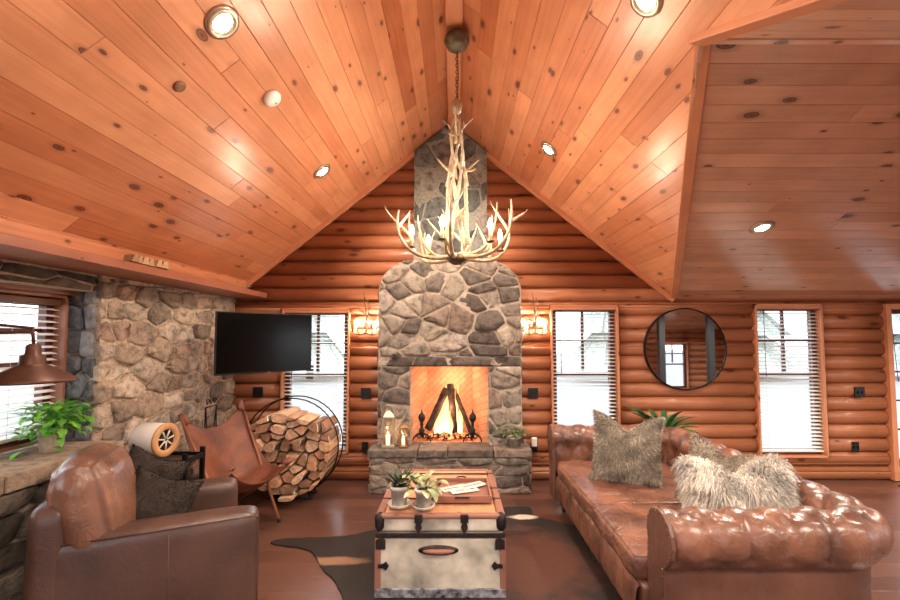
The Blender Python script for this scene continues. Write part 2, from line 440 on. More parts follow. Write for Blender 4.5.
boards(mb, M, 0, va, wva, *S(lambda v: YF, lambda v: YB), rnd)
boards(mb, M, va, VE, wva, *S(lambda v: min(YB, far_lo(v)), lambda v: YB), rnd)
boards(mb, M, va, VE2, wva, *S(lambda v: YF, lambda v: max(YF, near_hi(v))), rnd)
struct(mb.build('ceiling', PINE))
def cross(y0, sgn, ylen):
    mb = MB(); h2 = math.hypot(1, N3)
    M = frame((0, YR, ZA), (1, 0, 0), (0, sgn, -N3))
    flip = (M.to_3x3() @ Vector((0, 0, 1))).z > 0
    if flip: M = frame((0, YR, ZA), (-1, 0, 0), (0, sgn, -N3))
    def xv(v): return XA+(v/h2)*N3/M8
    if flip: boards(mb, M, 0, ylen*h2, .13, lambda v: -XR-.1, lambda v: -xv(v), rnd, 9, 12)
    else: boards(mb, M, 0, ylen*h2, .13, xv, lambda v: XR+.1, rnd, 9, 12)
    return struct(mb.build('ceiling', PINE_DARK))
cross(YR, 1, YB-YR); cross(YR, -1, YR-YF)
# ridge beam, valley boards, rake trims
mb = MB(); mb.box((.0, (YF+YB)/2, RZ-.075), (.125, YB-YF, .11)); struct(mb.build('ridge_beam', TRIM, bevel=.006))
def bar(name, a, b, wx, wz, mat=TRIM, bev=.006, up=(0, 0, 1), mbx=None, off=0):
    a, b = Vector(a), Vector(b); d = (b-a); L = d.length; d.normalize(); u = Vector(up); s_ = d.cross(u).normalized(); u = s_.cross(d)
    M = Matrix((d, s_, u)).transposed().to_4x4(); M.translation = (a+b)/2+u*off
    m = mbx or MB(); m.box((0, 0, 0), (L, wx, wz), M, grain=0)
    return None if mbx else m.build(name, mat, bevel=bev)
E1 = (xval1(YB-.06), YB-.06, EAVE+.02)
P_ = Vector((XA, YR, ZA))
struct(bar('valley_beam', P_+Vector((.035, .02, .03)), Vector(E1)+Vector((.02, 0, .02)), .075, .07))
e2 = Vector((XA+(YR-YF)*N3/M8, YF, ZA-(YR-YF)*N3))
struct(bar('valley_beam', P_+Vector((.0, .03, .035)), e2+Vector((.03, 0, .04)), .085, .08))
struct(bar('ridge_trim', P_+Vector((.05, 0, .005)), Vector((XR, YR, ZA+.005)), .04, .035, PINE_DARK))
struct(bar('rake_trim', (RX-.3, YB-.06, RZ-.3*M8-.03), (-2.5, YB-.06, RZ-2.455*M8-.03), .05, .05))
struct(bar('rake_trim', (RX+.3, YB-.06, RZ-.3*M8-.03), (2.5, YB-.06, RZ-2.545*M8-.03), .05, .05))
# ---- fireplace wall of half logs
W1, W2, W3 = (-1.955, -1.185, .30, 1.94), (1.10, 1.87, .30, 1.975), (3.42, 4.19, .26, 1.985)
DR = (4.90, 5.75, .10, 1.985)
MBK = frame((0, YB, 0), (1, 0, 0), (0, 0, 1))
def gable(z):
    if z < EAVE: return (-2.9, XR)
    return (RX-(RZ-z)/M8-.02, RX+(RZ-z)/M8+.02)
mb = MB(); logwall(mb, MBK, -2.9, XR, 4.0, [W1, W2, W3, DR, (-.6, .5, .2, 1.5)], rnd, lim=gable)
struct(mb.build('wall_back', LOGW))
# wall behind the camera and the one at the far right
W6 = (5.33, 6.05, .25, 1.46); ADDED_W7 = (-1.9, -.6, .35, 2.1); ADDED_W8 = (.5, 1.8, .35, 2.1)  # the pair under the main vault is unseen, added to let daylight in
MRW = frame((0, YF, 0), (-1, 0, 0), (0, 0, 1))
def gable2(z):
    if z < 1.78: return (-XR, 2.9)
    return (-(RX+(RZ-z)/M8+.02), -(RX-(RZ-z)/M8-.02))
neg = lambda o: (-o[1], -o[0], o[2], o[3])
mb = MB(); logwall(mb, MRW, -XR, 2.9, 4.0, [neg(W6), neg(ADDED_W7), neg(ADDED_W8)], rnd, lim=gable2)
struct(mb.build('wall_front', LOGW))
ADDED_W9 = (.6, 2.4, .4, 1.9)  # unseen side window, added for more daylight
MRT = frame((XR, 0, 0), (0, -1, 0), (0, 0, 1))
def rgab(z):
    if z < 1.8: return (-YB, -YF)
    return (-(YR+(ZA-z)/N3), -(YR-(ZA-z)/N3))
MRT = frame((XR, 0, 0), (0, 1, 0), (0, 0, 1))
if (MRT.to_3x3() @ Vector((0, 0, 1))).x > 0: MRT = frame((XR, 0, 0), (0, -1, 0), (0, 0, 1)); ng = True
else: ng = False
mb = MB(); logwall(mb, MRT, -YB if ng else YF, -YF if ng else YB, 3.0, [neg(ADDED_W9) if ng else ADDED_W9], rnd, lim=(rgab if ng else (lambda z: (-rgab(z)[1], -rgab(z)[0]))))
struct(mb.build('wall_right', LOGW))
# baseboard at the log wall foot
mb = MB()
# ---- left stone wall: upper face, window reveal, lintel, low bench wall with ledge
XS, XL, ZL = -2.52, -2.36, .90
ML = frame((XS, 0, 0), (0, -1, 0), (0, 0, 1))
if (ML.to_3x3() @ Vector((0, 0, 1))).x < 0: ML = frame((XS, 0, 0), (0, 1, 0), (0, 0, 1)); ls = 1
else: ls = -1
def Ly(a, b): return (a, b) if ls > 0 else (-b, -a)
YW0, YW1 = .6, 3.02; XG = -2.74
mb = MB()
a, b = Ly(YW1, YB); masonry(mb, ML, rect(a, b, .0, 2.04), .25, .15, rnd, TAN, .04, .012, .012, True, back=.06, jit=.5)
a, b = Ly(YW0, YW1); masonry(mb, ML, rect(a, b, 1.93, 2.04), .3, .1, rnd, DARKST, .02, .008, .006, True)
a, b = Ly(YF, YW0); masonry(mb, ML, rect(a, b, ZL, 2.04), .3, .18, rnd, TAN, .035, .011, .008, True)
MV = frame((0, YW1, 0), (-1, 0, 0), (0, 0, 1)) 
if (MV.to_3x3() @ Vector((0, 0, 1))).y > 0: MV = frame((0, YW1, 0), (1, 0, 0), (0, 0, 1)); vx = 1
else: vx = -1
r_ = rect(XG-.05, XS-.0, ZL, 1.96) if vx > 0 else rect(-XS, -(XG-.05), ZL, 1.96)
masonry(mb, MV, r_, .2, .17, rnd, BLUE, .02, .009, .006, True)
w1 = mb.build('wall_left', MASON_L, recalc=True); struct(w1)
mb = MB()
# mortar core behind the stones (solid masonry, opening for the window)
mb.box(((XS+.012-2.86)/2, (YW1+YB)/2+.03, 1.025), (XS+2.86+.012, YB-YW1-.0, 2.05))
mb.box(((XS-2.86)/2, (YF+YW0)/2-.04, 1.47), (XS+2.86-.004, YW0-YF, 1.16))
mb.box(((XS-2.86)/2, (YW0+YW1)/2, 1.99), (XS+2.86-.004, YW1-YW0, .12))
mb.box(((XL-3.0)/2, (YF+YW1)/2, .43), (XL+3.0-.004, YW1-YF, .86))
struct(mb.build('wall_left', MORTAR_T))
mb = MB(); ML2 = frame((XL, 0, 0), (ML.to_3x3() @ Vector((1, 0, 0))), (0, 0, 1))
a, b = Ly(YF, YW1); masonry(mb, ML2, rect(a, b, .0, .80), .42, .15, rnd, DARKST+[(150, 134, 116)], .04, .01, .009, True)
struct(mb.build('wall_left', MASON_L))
mb = MB()   # ledge slabs: thick flat stones with a ragged front edge
y = YF
while y < YW1-.0:
    L = min(rnd.uniform(.35, .7), YW1+.02-y); p = []
    n = 7
    for i in range(n+1): p.append((XL+.05+rnd.uniform(-.025, .025), y+.006+(L-.012)*i/n))
    p += [(-2.86, y+L-.006), (-2.86, y+.006)]
    c = lin(rnd.choice([(176, 154, 132), (160, 140, 122), (186, 162, 140)]))
    mb.prism(p, .80+rnd.uniform(0, .01), .90+rnd.uniform(-.004, .0), col=c); y += L
struct(mb.build('ledge', MASON_L, bevel=.01))
# shelf board over the wall and its fascia
mb = MB(); mb.box(((-2.12-2.9)/2, (YF+4.86)/2, 2.078), (.78, 4.86-YF, .056)); struct(mb.build('ledge_shelf', wood('shelf_pine', (160, 98, 74), (120, 66, 48), knot=.3, rough=.4), bevel=.004))
mb = MB(); Mf = frame((-2.36, 0, 0), (ML.to_3x3() @ Vector((1, 0, 0))), (0, 0, 1)); a, b = Ly(YF, YB-.07)
boards(mb, Mf, 2.108, 2.235, .13, lambda v: a, lambda v: b, rnd); struct(mb.build('fascia', PINE))
# ---- windows
BLC = [0]
def window(n, M, o, muntin=True, sash=True, blind=None, casing=True, blabel='', framemat=None, cols=2):
    """o = (x0, x1, z0, z1) in wall coordinates"""
    x0, x1, z0, z1 = o; cx_, cz = (x0+x1)/2, (z0+z1)/2
    mb = MB()
    t = .022                                       # casing lining the opening, proud of the logs
    for x in (x0, x1): mb.box((x+(t/2 if x == x0 else -t/2), cz, .0), (t, z1-z0, .15), M)
    for z in (z0, z1): mb.box((cx_, z+(t/2 if z == z0 else -t/2), .0), (x1-x0, t, .15), M)
    if casing: mb.box((cx_, z1-.03, .05), (x1-x0+.0, .05, .035), M)
    root = struct(mb.build('window_%d' % n, TRIM if casing else framemat or TRIM, bevel=.003))
    a0, a1, b0, b1 = x0+t, x1-t, z0+t, z1-t
    mb = MB(); s = .055
    zm = b0+(b1-b0)*.53
    mb.box((a0+s/2, cz, -.035), (s, b1-b0, .06), M); mb.box((a1-s/2, cz, -.035), (s, b1-b0, .06), M)
    mb.box((cx_, b0+s/2, -.035), (a1-a0-2*s, s, .06), M); mb.box((cx_, b1-s/2, -.035), (a1-a0-2*s, s, .06), M)
    if sash: mb.box((cx_, zm, -.03), (a1-a0-2*s, .038, .05), M)
    mb.build('window_sash', MAROON, root, bevel=.003)
    if muntin:
        mb = MB()
        for i in range(1, cols): mb.box((a0+(a1-a0)*i/cols, (zm+b1)/2, -.04), (.030, b1-zm-s-.019, .03), M)
        mb.box((cx_, (zm+b1)/2, -.045), (a1-a0-2*s, .026, .03), M); mb.build('muntin', MAROON, root)
    mb = MB(); mb.box((cx_, (b0+b1)/2, -.05), (a1-a0-s, b1-b0-s, .003), M); mb.build('pane', GLASS, root)
    if blind:
        ztop, zbot, x_in, tilt = blind
        bl = thing('window_blind', blabel, 'blind', M @ Vector((cx_, z1-.03, .0)))
        Mi = Matrix.Translation(-(M @ Vector((cx_, z1-.03, .0)))) @ M
        q = MB(); q.box((cx_, z1-.052, .02), (a1-a0-.004, .04, .05), Mi); q.build('headrail', plain('headrail%d' % n, (120, 84, 66), .5), bl, bevel=.003)
        q = MB(); z = ztop
        while z > zbot:
            for sgn in (1,):
                Ms = Mi @ Matrix.Translation((cx_, z, .018)) @ Matrix.Rotation(tilt, 4, 'X'); q.box((0, 0, 0), (a1-a0-.012, .002, .044), Ms)
            z -= .042
        q.build('slats', BLIND, bl)
        q = MB(); q.box((cx_, zbot-.012, .018), (a1-a0-.012, .02, .045), Mi); q.build('bottom_rail', BLIND, bl)
        for f in (.14, .86):
            q = MB(); q.tube([(a0+(a1-a0)*f, z1-.06, .040), (a0+(a1-a0)*f, zbot, .040)], .0011, 4, M=Mi); q.build('ladder_cord', BLIND, bl)
        q = MB(); q.tube([(a0+.09, z1-.07, .05), (a0+.092, z1-.5, .052), (a0+.095, zbot+(z1-zbot)*.5, .05)], .0035, 6, M=Mi); q.build('tilt_wand', MAROON, bl)
    return root
window(1, MBK, W1, blind=(1.84, .36, 0, .2), blabel='white slatted blind in the window beside the mounted television')
window(2, MBK, W2, blind=(1.87, .36, 0, .2), blabel='white slatted blind in the window between the fireplace and the round mirror')
window(3, MBK, W3, blind=(1.88, .34, 0, .32), blabel='white slatted blind in the window between the round mirror and the glass door')
window(6, MRW, neg(W6)); window(7, MRW, neg(ADDED_W7)); window(8, MRW, neg(ADDED_W8))  # first shows in the mirror, the others are added daylight openings
window(9, MRT, neg(ADDED_W9) if ng else ADDED_W9)  # out of view, added as a daylight source
# side window set in the stone
MWL = frame((XG, 0, 0), (ML.to_3x3() @ Vector((1, 0, 0))), (0, 0, 1))
a, b = Ly(YW0+.05, 2.97)
window(4, MWL, (a, b, .93, 1.90), blind=(1.80, 1.0, 0, .3), blabel='white slatted blind in the window set in the stone wall', cols=4, casing=False, framemat=wood('brown_frame', (150, 100, 78), (110, 66, 50), knot=.1))
mb = MB(); mb.box((XG+.02, (YW0+YW1)/2, 1.925), (.2, YW1-YW0-.01, .05)); mb.box((XG+.0, 2.985, 1.42), (.07, .05, .96)); struct(mb.build('trim_1', wood('brown_trim', (134, 88, 70), (100, 60, 46), knot=.1), bevel=.004))
# ---- glazed door
x0, x1, z0, z1 = DR; cx_ = (x0+x1)/2
mb = MB()
for x in (x0+.03, x1-.03): mb.box((x, YB, (z0+z1)/2), (.06, .17, z1-z0))
mb.box((cx_, YB, z1-.03), (x1-x0-.12, .17, .06)); mb.box((cx_, YB, .06), (x1-x0, .17, .10))
d = struct(mb.build('door_1', TRIM, bevel=.004))
mb = MB()
for x in (x0+.08, x1-.09): mb.box((x, YB+.02, (z0+z1)/2), (.05, .04, z1-z0-.13))
mb.box((cx_, YB+.02, z1-.085), (x1-x0-.21, .04, .05)); mb.box((cx_, YB+.02, z0+.08), (x1-x0-.21, .04, .1))
mb.build('door_leaf', MAROON, d, bevel=.003)
mb = MB()
for k in range(1, 5): mb.box((cx_, YB+.03, z0+.13+(z1-z0-.25)*k/5), (x1-x0-.2, .03, .018))
mb.box((cx_, YB+.03, (z0+z1)/2), (.018, .03, z1-z0-.2)); mb.build('muntin', MAROON, d)
mb = MB(); mb.box((cx_, YB+.035, (z0+z1)/2), (x1-x0-.2, .003, z1-z0-.2)); mb.build('pane', GLASS, d)
mb = MB(); mb.tube([(x0+.11, YB-.02, z1-.1), (x0+.15, YB-.03, 1.1)], .004, 6); mb.box((x0+.1, YB-.02, z1-.09), (.05, .04, .04)); mb.build('blind_cord', MAROON, d)
mb = MB(); mb.lathe([(.018, 0), (.03, .03), (.03, .05), (0, .06)], 14, M=Matrix.Translation((x1-.09, YB-.0, 1.0)) @ Matrix.Rotation(PI/2, 4, 'X')); mb.build('door_handle', BLACK, d)
# portals and the ground outside
for n_, o in (('w1', W1), ('w2', W2), ('w3', W3), ('door', DR)):
    portal('daylight_'+n_, ((o[0]+o[1])/2, YB+.16, (o[2]+o[3])/2), (-PI/2, 0, 0), o[1]-o[0], o[3]-o[2])
for n_, o in (('w6', W6), ('added_w7', ADDED_W7), ('added_w8', ADDED_W8)):
    portal('daylight_'+n_, ((o[0]+o[1])/2, YF-.16, (o[2]+o[3])/2), (PI/2, 0, 0), o[1]-o[0], o[3]-o[2])
portal('daylight_w9', (XR+.16, 1.5, 1.15), (0, PI/2, 0), 1.5, 1.8)
portal('daylight_w4', (XG-.16, 1.81, 1.42), (0, -PI/2, 0), .95, 2.4)
mb = MB(); mb.box((0, 0, -.35), (90, 90, .3)); struct(mb.build('ground_outside', plain('snowy_ground', (140, 142, 142), .9)))
# ---- fireplace
FC = -.045
mb = MB(); FY = 4.72; FX0, FX1 = -.825, .735; OX0, OX1, OZ0, OZ1 = -.47, .37, .45, 1.29
MFP = frame((0, FY, 0), (1, 0, 0), (0, 0, 1))
if (MFP.to_3x3() @ Vector((0, 0, 1))).y > 0: MFP = frame((0, FY, 0), (-1, 0, 0), (0, 0, 1))
sh = lambda P: P
shoulder = [(FX0, 1.29), (FX1, 1.29), (FX1, 2.16), (FX1-.05, 2.29), (FX1-.14, 2.38), (FX1-.27, 2.45), (FX0+.27, 2.45), (FX0+.14, 2.38), (FX0+.05, 2.29), (FX0, 2.16)]
def core(mb, poly, y0, y1):
    MM = frame((0, y1, 0), (1, 0, 0), (0, 0, 1)); mb.prism(poly, 0, y1-y0, MM)
fire = MB(); rs = random.Random(21)
masonry(fire, MFP, [(FX0, 1.40), (FX1, 1.40)]+shoulder[2:], .25, .19, rs, GREY, .035, .008, .006, jit=.46)
masonry(fire, MFP, rect(FX0, FX1, 1.29, 1.40), .42, .3, rs, GREY[3:6], .03, .008, .005, True)
masonry(fire, MFP, rect(FX0, OX0, .44, 1.29), .26, .17, rs, GREY, .035, .008, .006)
masonry(fire, MFP, rect(OX1, FX1, .44, 1.29), .26, .17, rs, GREY, .035, .008, .006)
for sx_, xx in ((-1, FX0), (1, FX1)):
    MS = frame((xx, 0, 0), (0, 1, 0), (0, 0, 1)); flipx = 1
    if (MS.to_3x3() @ Vector((0, 0, 1))).x*sx_ < 0: MS = frame((xx, 0, 0), (0, -1, 0), (0, 0, 1)); flipx = -1
    r_ = rect(FY, YB, .44, 2.16) if flipx > 0 else rect(-YB, -FY, .44, 2.16)
    masonry(fire, MS, r_, .2, .2, rs, GREY, .01, .006, .004, back=.02)
fp = struct(fire.build('fireplace', MASON))
mb = MB(); core(mb, shoulder, FY-.014, YB+.25)
mb.box(((FX0+OX0)/2, (FY-.014+YB+.25)/2, .65), (OX0-FX0, YB+.25-FY+.014, 1.30)); mb.box(((FX1+OX1)/2, (FY-.014+YB+.25)/2, .65), (FX1-OX1, YB+.25-FY+.014, 1.30))
mb.build('masonry_core', MORTAR, fp)
SY = 4.83; SX0, SX1 = -.455, .375
mb = MB(); stack = [(SX0, 2.40), (SX1, 2.40), (SX1, 3.73), (RX, 4.07), (SX0, 3.73)]
MST = frame((0, SY, 0), (1, 0, 0), (0, 0, 1))
masonry(mb, MST, stack, .27, .27, rs, DGREY, .02, .008, .005, jit=.46); st = mb.build('chimney_stack', MASON, fp)
mb = MB(); core(mb, stack, SY-.010, YB+.02); mb.build('masonry_core', plain('grey_mortar', (142, 138, 128), .95, 0, 40, .2, .5), st)
# hearth
HX0, HX1, HY = -.865, .78, 4.53
mb = MB(); MH = frame((0, HY, 0), (1, 0, 0), (0, 0, 1))
masonry(mb, MH, rect(HX0, HX1, 0, .37), .3, .12, rs, GREY, .035, .007, .006, True)
for sx_, xx in ((-1, HX0), (1, HX1)):
    MS = frame((xx, 0, 0), (0, 1, 0), (0, 0, 1)); flipx = 1
    if (MS.to_3x3() @ Vector((0, 0, 1))).x*sx_ < 0: MS = frame((xx, 0, 0), (0, -1, 0), (0, 0, 1)); flipx = -1
    masonry(mb, MS, rect(HY, YB, 0, .37) if flipx > 0 else rect(-YB, -HY, 0, .37), .2, .12, rs, GREY, .02, .006, .004, back=.02)
hh = mb.build('hearth', MASON, fp)
mb = MB(); mb.box(((HX0+HX1)/2, (HY-.008+YB)/2, .185), (HX1-HX0-.024, YB-HY+.008, .37)); mb.build('masonry_core', MORTAR, hh)
mb = MB(); x = HX0-.03
while x < HX1:
    L = min(rs.uniform(.3, .55), HX1+.03-x); p = [(x+.004+(L-.008)*i/5, HY-.045+rs.uniform(-.015, .015)) for i in range(6)]+[(x+L-.004, 4.84), (x+.004, 4.84)]
    mb.prism(p, .372, .447, col=lin(rs.choice(GREY))); x += L
mb.build('hearth_slabs', MASON, hh, bevel=.008)
# firebox
BRK, N, L, B = newmat('firebrick'); tc = nd(N, 'ShaderNodeTexCoord'); mp = nd(N, 'ShaderNodeMapping'); mp.inputs['Rotation'].default_value = (PI/2, 0, .78)
L.new(tc.outputs['Object'], mp.inputs[0]); bk = nd(N, 'ShaderNodeTexBrick'); bk.inputs['Scale'].default_value = 4.5; L.new(mp.outputs[0], bk.inputs[0])
bk.inputs[1].default_value = (*lin((206, 160, 128)), 1); bk.inputs[2].default_value = (*lin((190, 140, 110)), 1); bk.inputs[3].default_value = (*lin((172, 126, 100)), 1)
L.new(bk.outputs[0], B.inputs['Base Color']); B.inputs['Roughness'].default_value = .9
mb = MB(); y0, y1 = FY+.02, 5.22; bx0, bx1 = OX0+.15, OX1-.15; th = .05
def slab(pts, nrm):
    n_ = Vector(nrm)*th; vs = [Vector(p) for p in pts]; vs += [v+n_ for v in vs]
    mb.add(vs, [(3, 2, 1, 0), (4, 5, 6, 7), (0, 1, 5, 4), (1, 2, 6, 5), (2, 3, 7, 6), (3, 0, 4, 7)])
slab([(bx0, y1, .45), (bx1, y1, .45), (bx1, y1, 1.5), (bx0, y1, 1.5)], (0, 1, 0))
slab([(OX0, y0, .45), (bx0, y1, .45), (bx0, y1, 1.5), (OX0, y0, 1.5)], (-1, .3, 0))
slab([(OX1, y0, .45), (bx1, y1, .45), (bx1, y1, 1.5), (OX1, y0, 1.5)], (1, .3, 0))
slab([(OX0, 4.8, .446), (OX1, 4.8, .446), (OX1, y1, .446), (OX0, y1, .446)], (0, 0, -1))
slab([(OX0, y0+.1, 1.42), (OX1, y0+.1, 1.42), (OX1, y1, 1.42), (OX0, y1, 1.42)], (0, 0, 1))
mb.build('firebox', BRK, fp)
mb = MB(); mb.box(((OX0+OX1)/2, FY+.03, 1.295), (OX1-OX0+.1, .09, .014)); mb.build('lintel_bar', BLACK, fp)
# ---- downlights
LAMPM = emis('downlight_lens', (255, 226, 186), 60)
BRASS = plain('brushed_nickel', (190, 176, 158), .3, .9)
def downlight(p, nrm, label, power=60, grp='ceiling downlights'):
    n_ = Vector(nrm).normalized(); M = n_.to_track_quat('Z', 'Y').to_matrix().to_4x4(); M.translation = Vector((0, 0, 0))
    t = thing('downlight', label, 'ceiling light', p, 0, grp)
    mb = MB(); mb.lathe([(.052, .002), (.058, .018), (.085, .014), (.092, .0), (.085, -.004), (.05, -.004)], 28, M=M); mb.build('trim_ring', BRASS, t)
    mb = MB(); mb.lathe([(.05, -.002), (.052, .006), (.035, .018), (0, .024)], 20, M=M); mb.build('lens', LAMPM, t)
    d = bpy.data.lights.new('downlight_lamp', 'SPOT'); d.energy = power*LAMP; d.spot_size = 2.6; d.spot_blend = .6; d.color = (1, .87, .72); d.shadow_soft_size = .05
    o = bpy.data.objects.new('downlight_lamp', d); COL.objects.link(o); o.parent = t; o.location = n_*.05; o.rotation_euler = (-n_).to_track_quat('-Z', 'Y').to_euler() if False else n_.to_track_quat('-Z', 'Y').to_euler()
    return t
nL = (M8, 0, -1); nR = (-M8, 0, -1); nC = (0, -N3, -1); nC2 = (0, N3, -1)
def onL(x, y): return (x, y, RZ-M8*(RX-x))
def onR(x, y): return (x, y, RZ-M8*(x-RX))
downlight(onL(-1.165, 2.079), nL, 'round downlight on the ceiling slope over the leather armchair, large in view')
downlight(onL(-1.223, 3.91), nL, 'round downlight on the ceiling slope above the television')
downlight(onR(.88, 3.898), nR, 'round downlight on the ceiling slope beside the chandelier, toward the round mirror')
downlight(onR(.956, 2.05), nR, 'round downlight cut by the upper edge, near the ceiling valley beams')
downlight((2.588, 3.571, EAVE+N3*(YB-3.571)), nC, 'round downlight on the browner low ceiling above the round mirror', 110)
downlight((5.2, 3.5, EAVE+N3*(YB-3.5)), nC, 'added fill downlight, out of view on the browner low ceiling beyond the glass door', 130)  # out of frame, added to brighten the low ceiling side
downlight((2.6, .5, ZA-N3*(YR-.5)), nC2, 'added fill downlight on the low rear slope, over the sofa side', 130)  # unseen pair on this slope, added to light the low part of the room
downlight((5.2, .5, ZA-N3*(YR-.5)), nC2, 'added fill downlight on the low rear slope, farther from the sofa', 130)
downlight(onL(-1.2, .2), nL, 'added fill downlight behind the viewer on the television side slope', 60)  # from here on, unseen lamps behind the viewer added as fill light
downlight(onL(-1.2, -.9), nL, 'added fill downlight nearest the rear wall on the television side slope', 60)
downlight(onR(.95, .2), nR, 'added fill downlight behind the viewer on the sofa side slope', 60)
downlight(onR(.95, -.9), nR, 'added fill downlight nearest the rear wall on the sofa side slope', 60)
# ---- chandelier of antlers
ANT = plain('antler_bone', (172, 148, 118), .5, 0, 18, .3, .3)
BRONZE = plain('aged_bronze', (96, 78, 62), .5, .5, 30, .3)
BULB = emis('candle_bulb', (255, 214, 160), 90)
CANDLE = plain('candle_sleeve', (226, 208, 176), .6)
def antler(mb, pts, r0, r1, rd, tines=3, tl=.14, n=7, M=None):
    """main beam through four control points, with curved tines growing off its outer side"""
    b = bez(*pts, n=14); mb.tube(b, [r0*(1-i/14)+r1*(i/14)+.002*math.sin(i*1.7) for i in range(15)], n, M=M)
    for k in range(tines):
        t = .3+.5*k/max(1, tines-1) if tines > 1 else .55
        i = int(t*14); p = b[i]; d = (b[i+1]-b[i-1]).normalized()
        o = Vector((rd.uniform(-1, 1), rd.uniform(-1, 1), rd.uniform(1.1, 2.0))); o = (o-d*o.dot(d)).normalized()
        L = tl*rd.uniform(.7, 1.25)
        q = bez(p, p+(d*.4+o*.5)*L*.6, p+(o+d*.5)*L*.9+Vector((0, 0, .02)), p+(o*.95+d*.35)*L+Vector((0, 0, .35*L)), 8)
        mb.tube(q, [r0*.62*(1-j/8)+.0022 for j in range(9)], n, M=M)
CX, CY = .022, 3.2
t = thing('antler_chandelier', 'bleached antler chandelier with candle bulbs hanging on a chain before the chimney', 'chandelier', (CX, CY, 3.958))
B0 = -4.028
mb = MB(); mb.lathe([(.0, 0), (.05, 0), (.055, -.03), (.095, -.045), (.10, -.07), (.075, -.12), (.03, -.14), (0, -.145)], 24); mb.build('canopy', plain('verdigris_bronze', (112, 104, 84), .55, .4, 20, .3), t)
mb = MB()
z = -.14; k = 0
while z > -.51:
    M = Matrix.Translation((0, 0, z-.018)) @ Matrix.Rotation(PI/2*(k % 2), 4, 'Z')
    mb.tube([(math.cos(a)*.0085, 0, math.sin(a)*.017) for a in [2*PI*i/10 for i in range(11)]], .0028, 5, M=M); z -= .026; k += 1
mb.build('chain', BRONZE, t)
mb = MB(); mb.tube([(.006, 0, -.14), (.012, .004, -.35), (.004, 0, -.56)], .003, 5); mb.build('supply_cord', BLACKP, t)
mb = MB(); mb.lathe([(0, .06), (.018, .055), (.03, .03), (.036, 0), (.032, -.03), (.02, -.05), (.0, -.06)], 18, (0, 0, 3.43+B0))
mb.tube([(.035*math.cos(a), 0, 3.45+B0+.05*math.sin(a)) for a in [i*PI/8 for i in range(-2, 11)]], .006, 6); mb.build('top_finial', plain('bone_knob', (178, 160, 128), .5, 0, 20, .25), t)
rd = random.Random(5)
# upright antlers twisting round the stem, upper crown and lower crown
for i in range(3):
    a = i*2*PI/3+.3; mb = MB()
    f = lambda r, da, z: (r*math.cos(a+da), r*math.sin(a+da), z+B0)
    antler(mb, [f(.015, 0, 3.36), f(.08, .9, 3.20), f(.03, 1.8, 3.02), f(.10, 2.3, 2.84)], .013, .009, rd, 2, .11)
    mb.build('stem_antler', ANT, t)
for i in range(4):
    a = i*2*PI/4+.9; mb = MB()
    antler(mb, [f(.10, 0, 2.36), f(.06, .5, 2.60), f(.09, 1.0, 2.85), f(.05, 1.6, 3.08)], .019, .010, rd, 2, .13)
    mb.build('stem_antler', ANT, t)
for i in range(3):
    a = i*2*PI/3+.1; mb = MB()
    antler(mb, [f(.02, 0, 3.16), f(.03, .3, 3.28), f(.06, .3, 3.30), f(.14, .3, 3.38)], .011, .005, rd, 1, .06)
    mb.build('crown_antler', ANT, t)
NA = 6
for i in range(NA):
    a = i*2*PI/NA+.12; mb = MB(); R = .5*rd.uniform(.92, 1.05)
    antler(mb, [f(.03, 0, 2.29), f(R*.75, .25, 2.20), f(R*1.08, .3, 2.36), f(R*.97, .32, 2.58+rd.uniform(0, .14))], .019, .006, rd, 2, .22)
    mb.build('arm_antler', ANT, t)
for i in range(4):
    a = i*2*PI/4+.5; mb = MB()
    antler(mb, [f(.04, 0, 2.30), f(.2, .5, 2.26), f(.30, .8, 2.36), f(.3, .95, 2.60+rd.uniform(0, .1))], .016, .005, rd, 1, .15)
    mb.build('inner_antler', ANT, t)
mb = MB(); mb.lathe([(0, -.05), (.03, -.045), (.07, -.02), (.085, 0), (.07, .02), (.02, .035), (0, .04)], 22, (0, 0, 2.27+B0)); mb.build('hub', BRONZE, t)
for i in range(6):
    a = i*2*PI/6+.22; r = .34
    px_, py_ = r*math.cos(a), r*math.sin(a)
    c = MB(); c.lathe([(.0, 0), (.028, .004), (.03, .012), (.012, .016), (.0, .017)], 16, (px_, py_, 2.335+B0)); dish = c.build('candle_cup', BRONZE, t)
    c = MB(); c.lathe([(.011, 0), (.011, .075), (0, .076)], 12, (px_, py_, 2.35+B0)); c.build('candle_sleeve', CANDLE, t)
    c = MB(); c.lathe([(.008, 0), (.017, .02), (.019, .035), (.012, .06), (.003, .082), (0, .085)], 14, (px_, py_, 2.426+B0)); c.build('bulb', BULB, t)
    point('bulb_light', (px_*1.0, py_*1.0, 2.56+B0), 3.2, r=.05, parent=t)
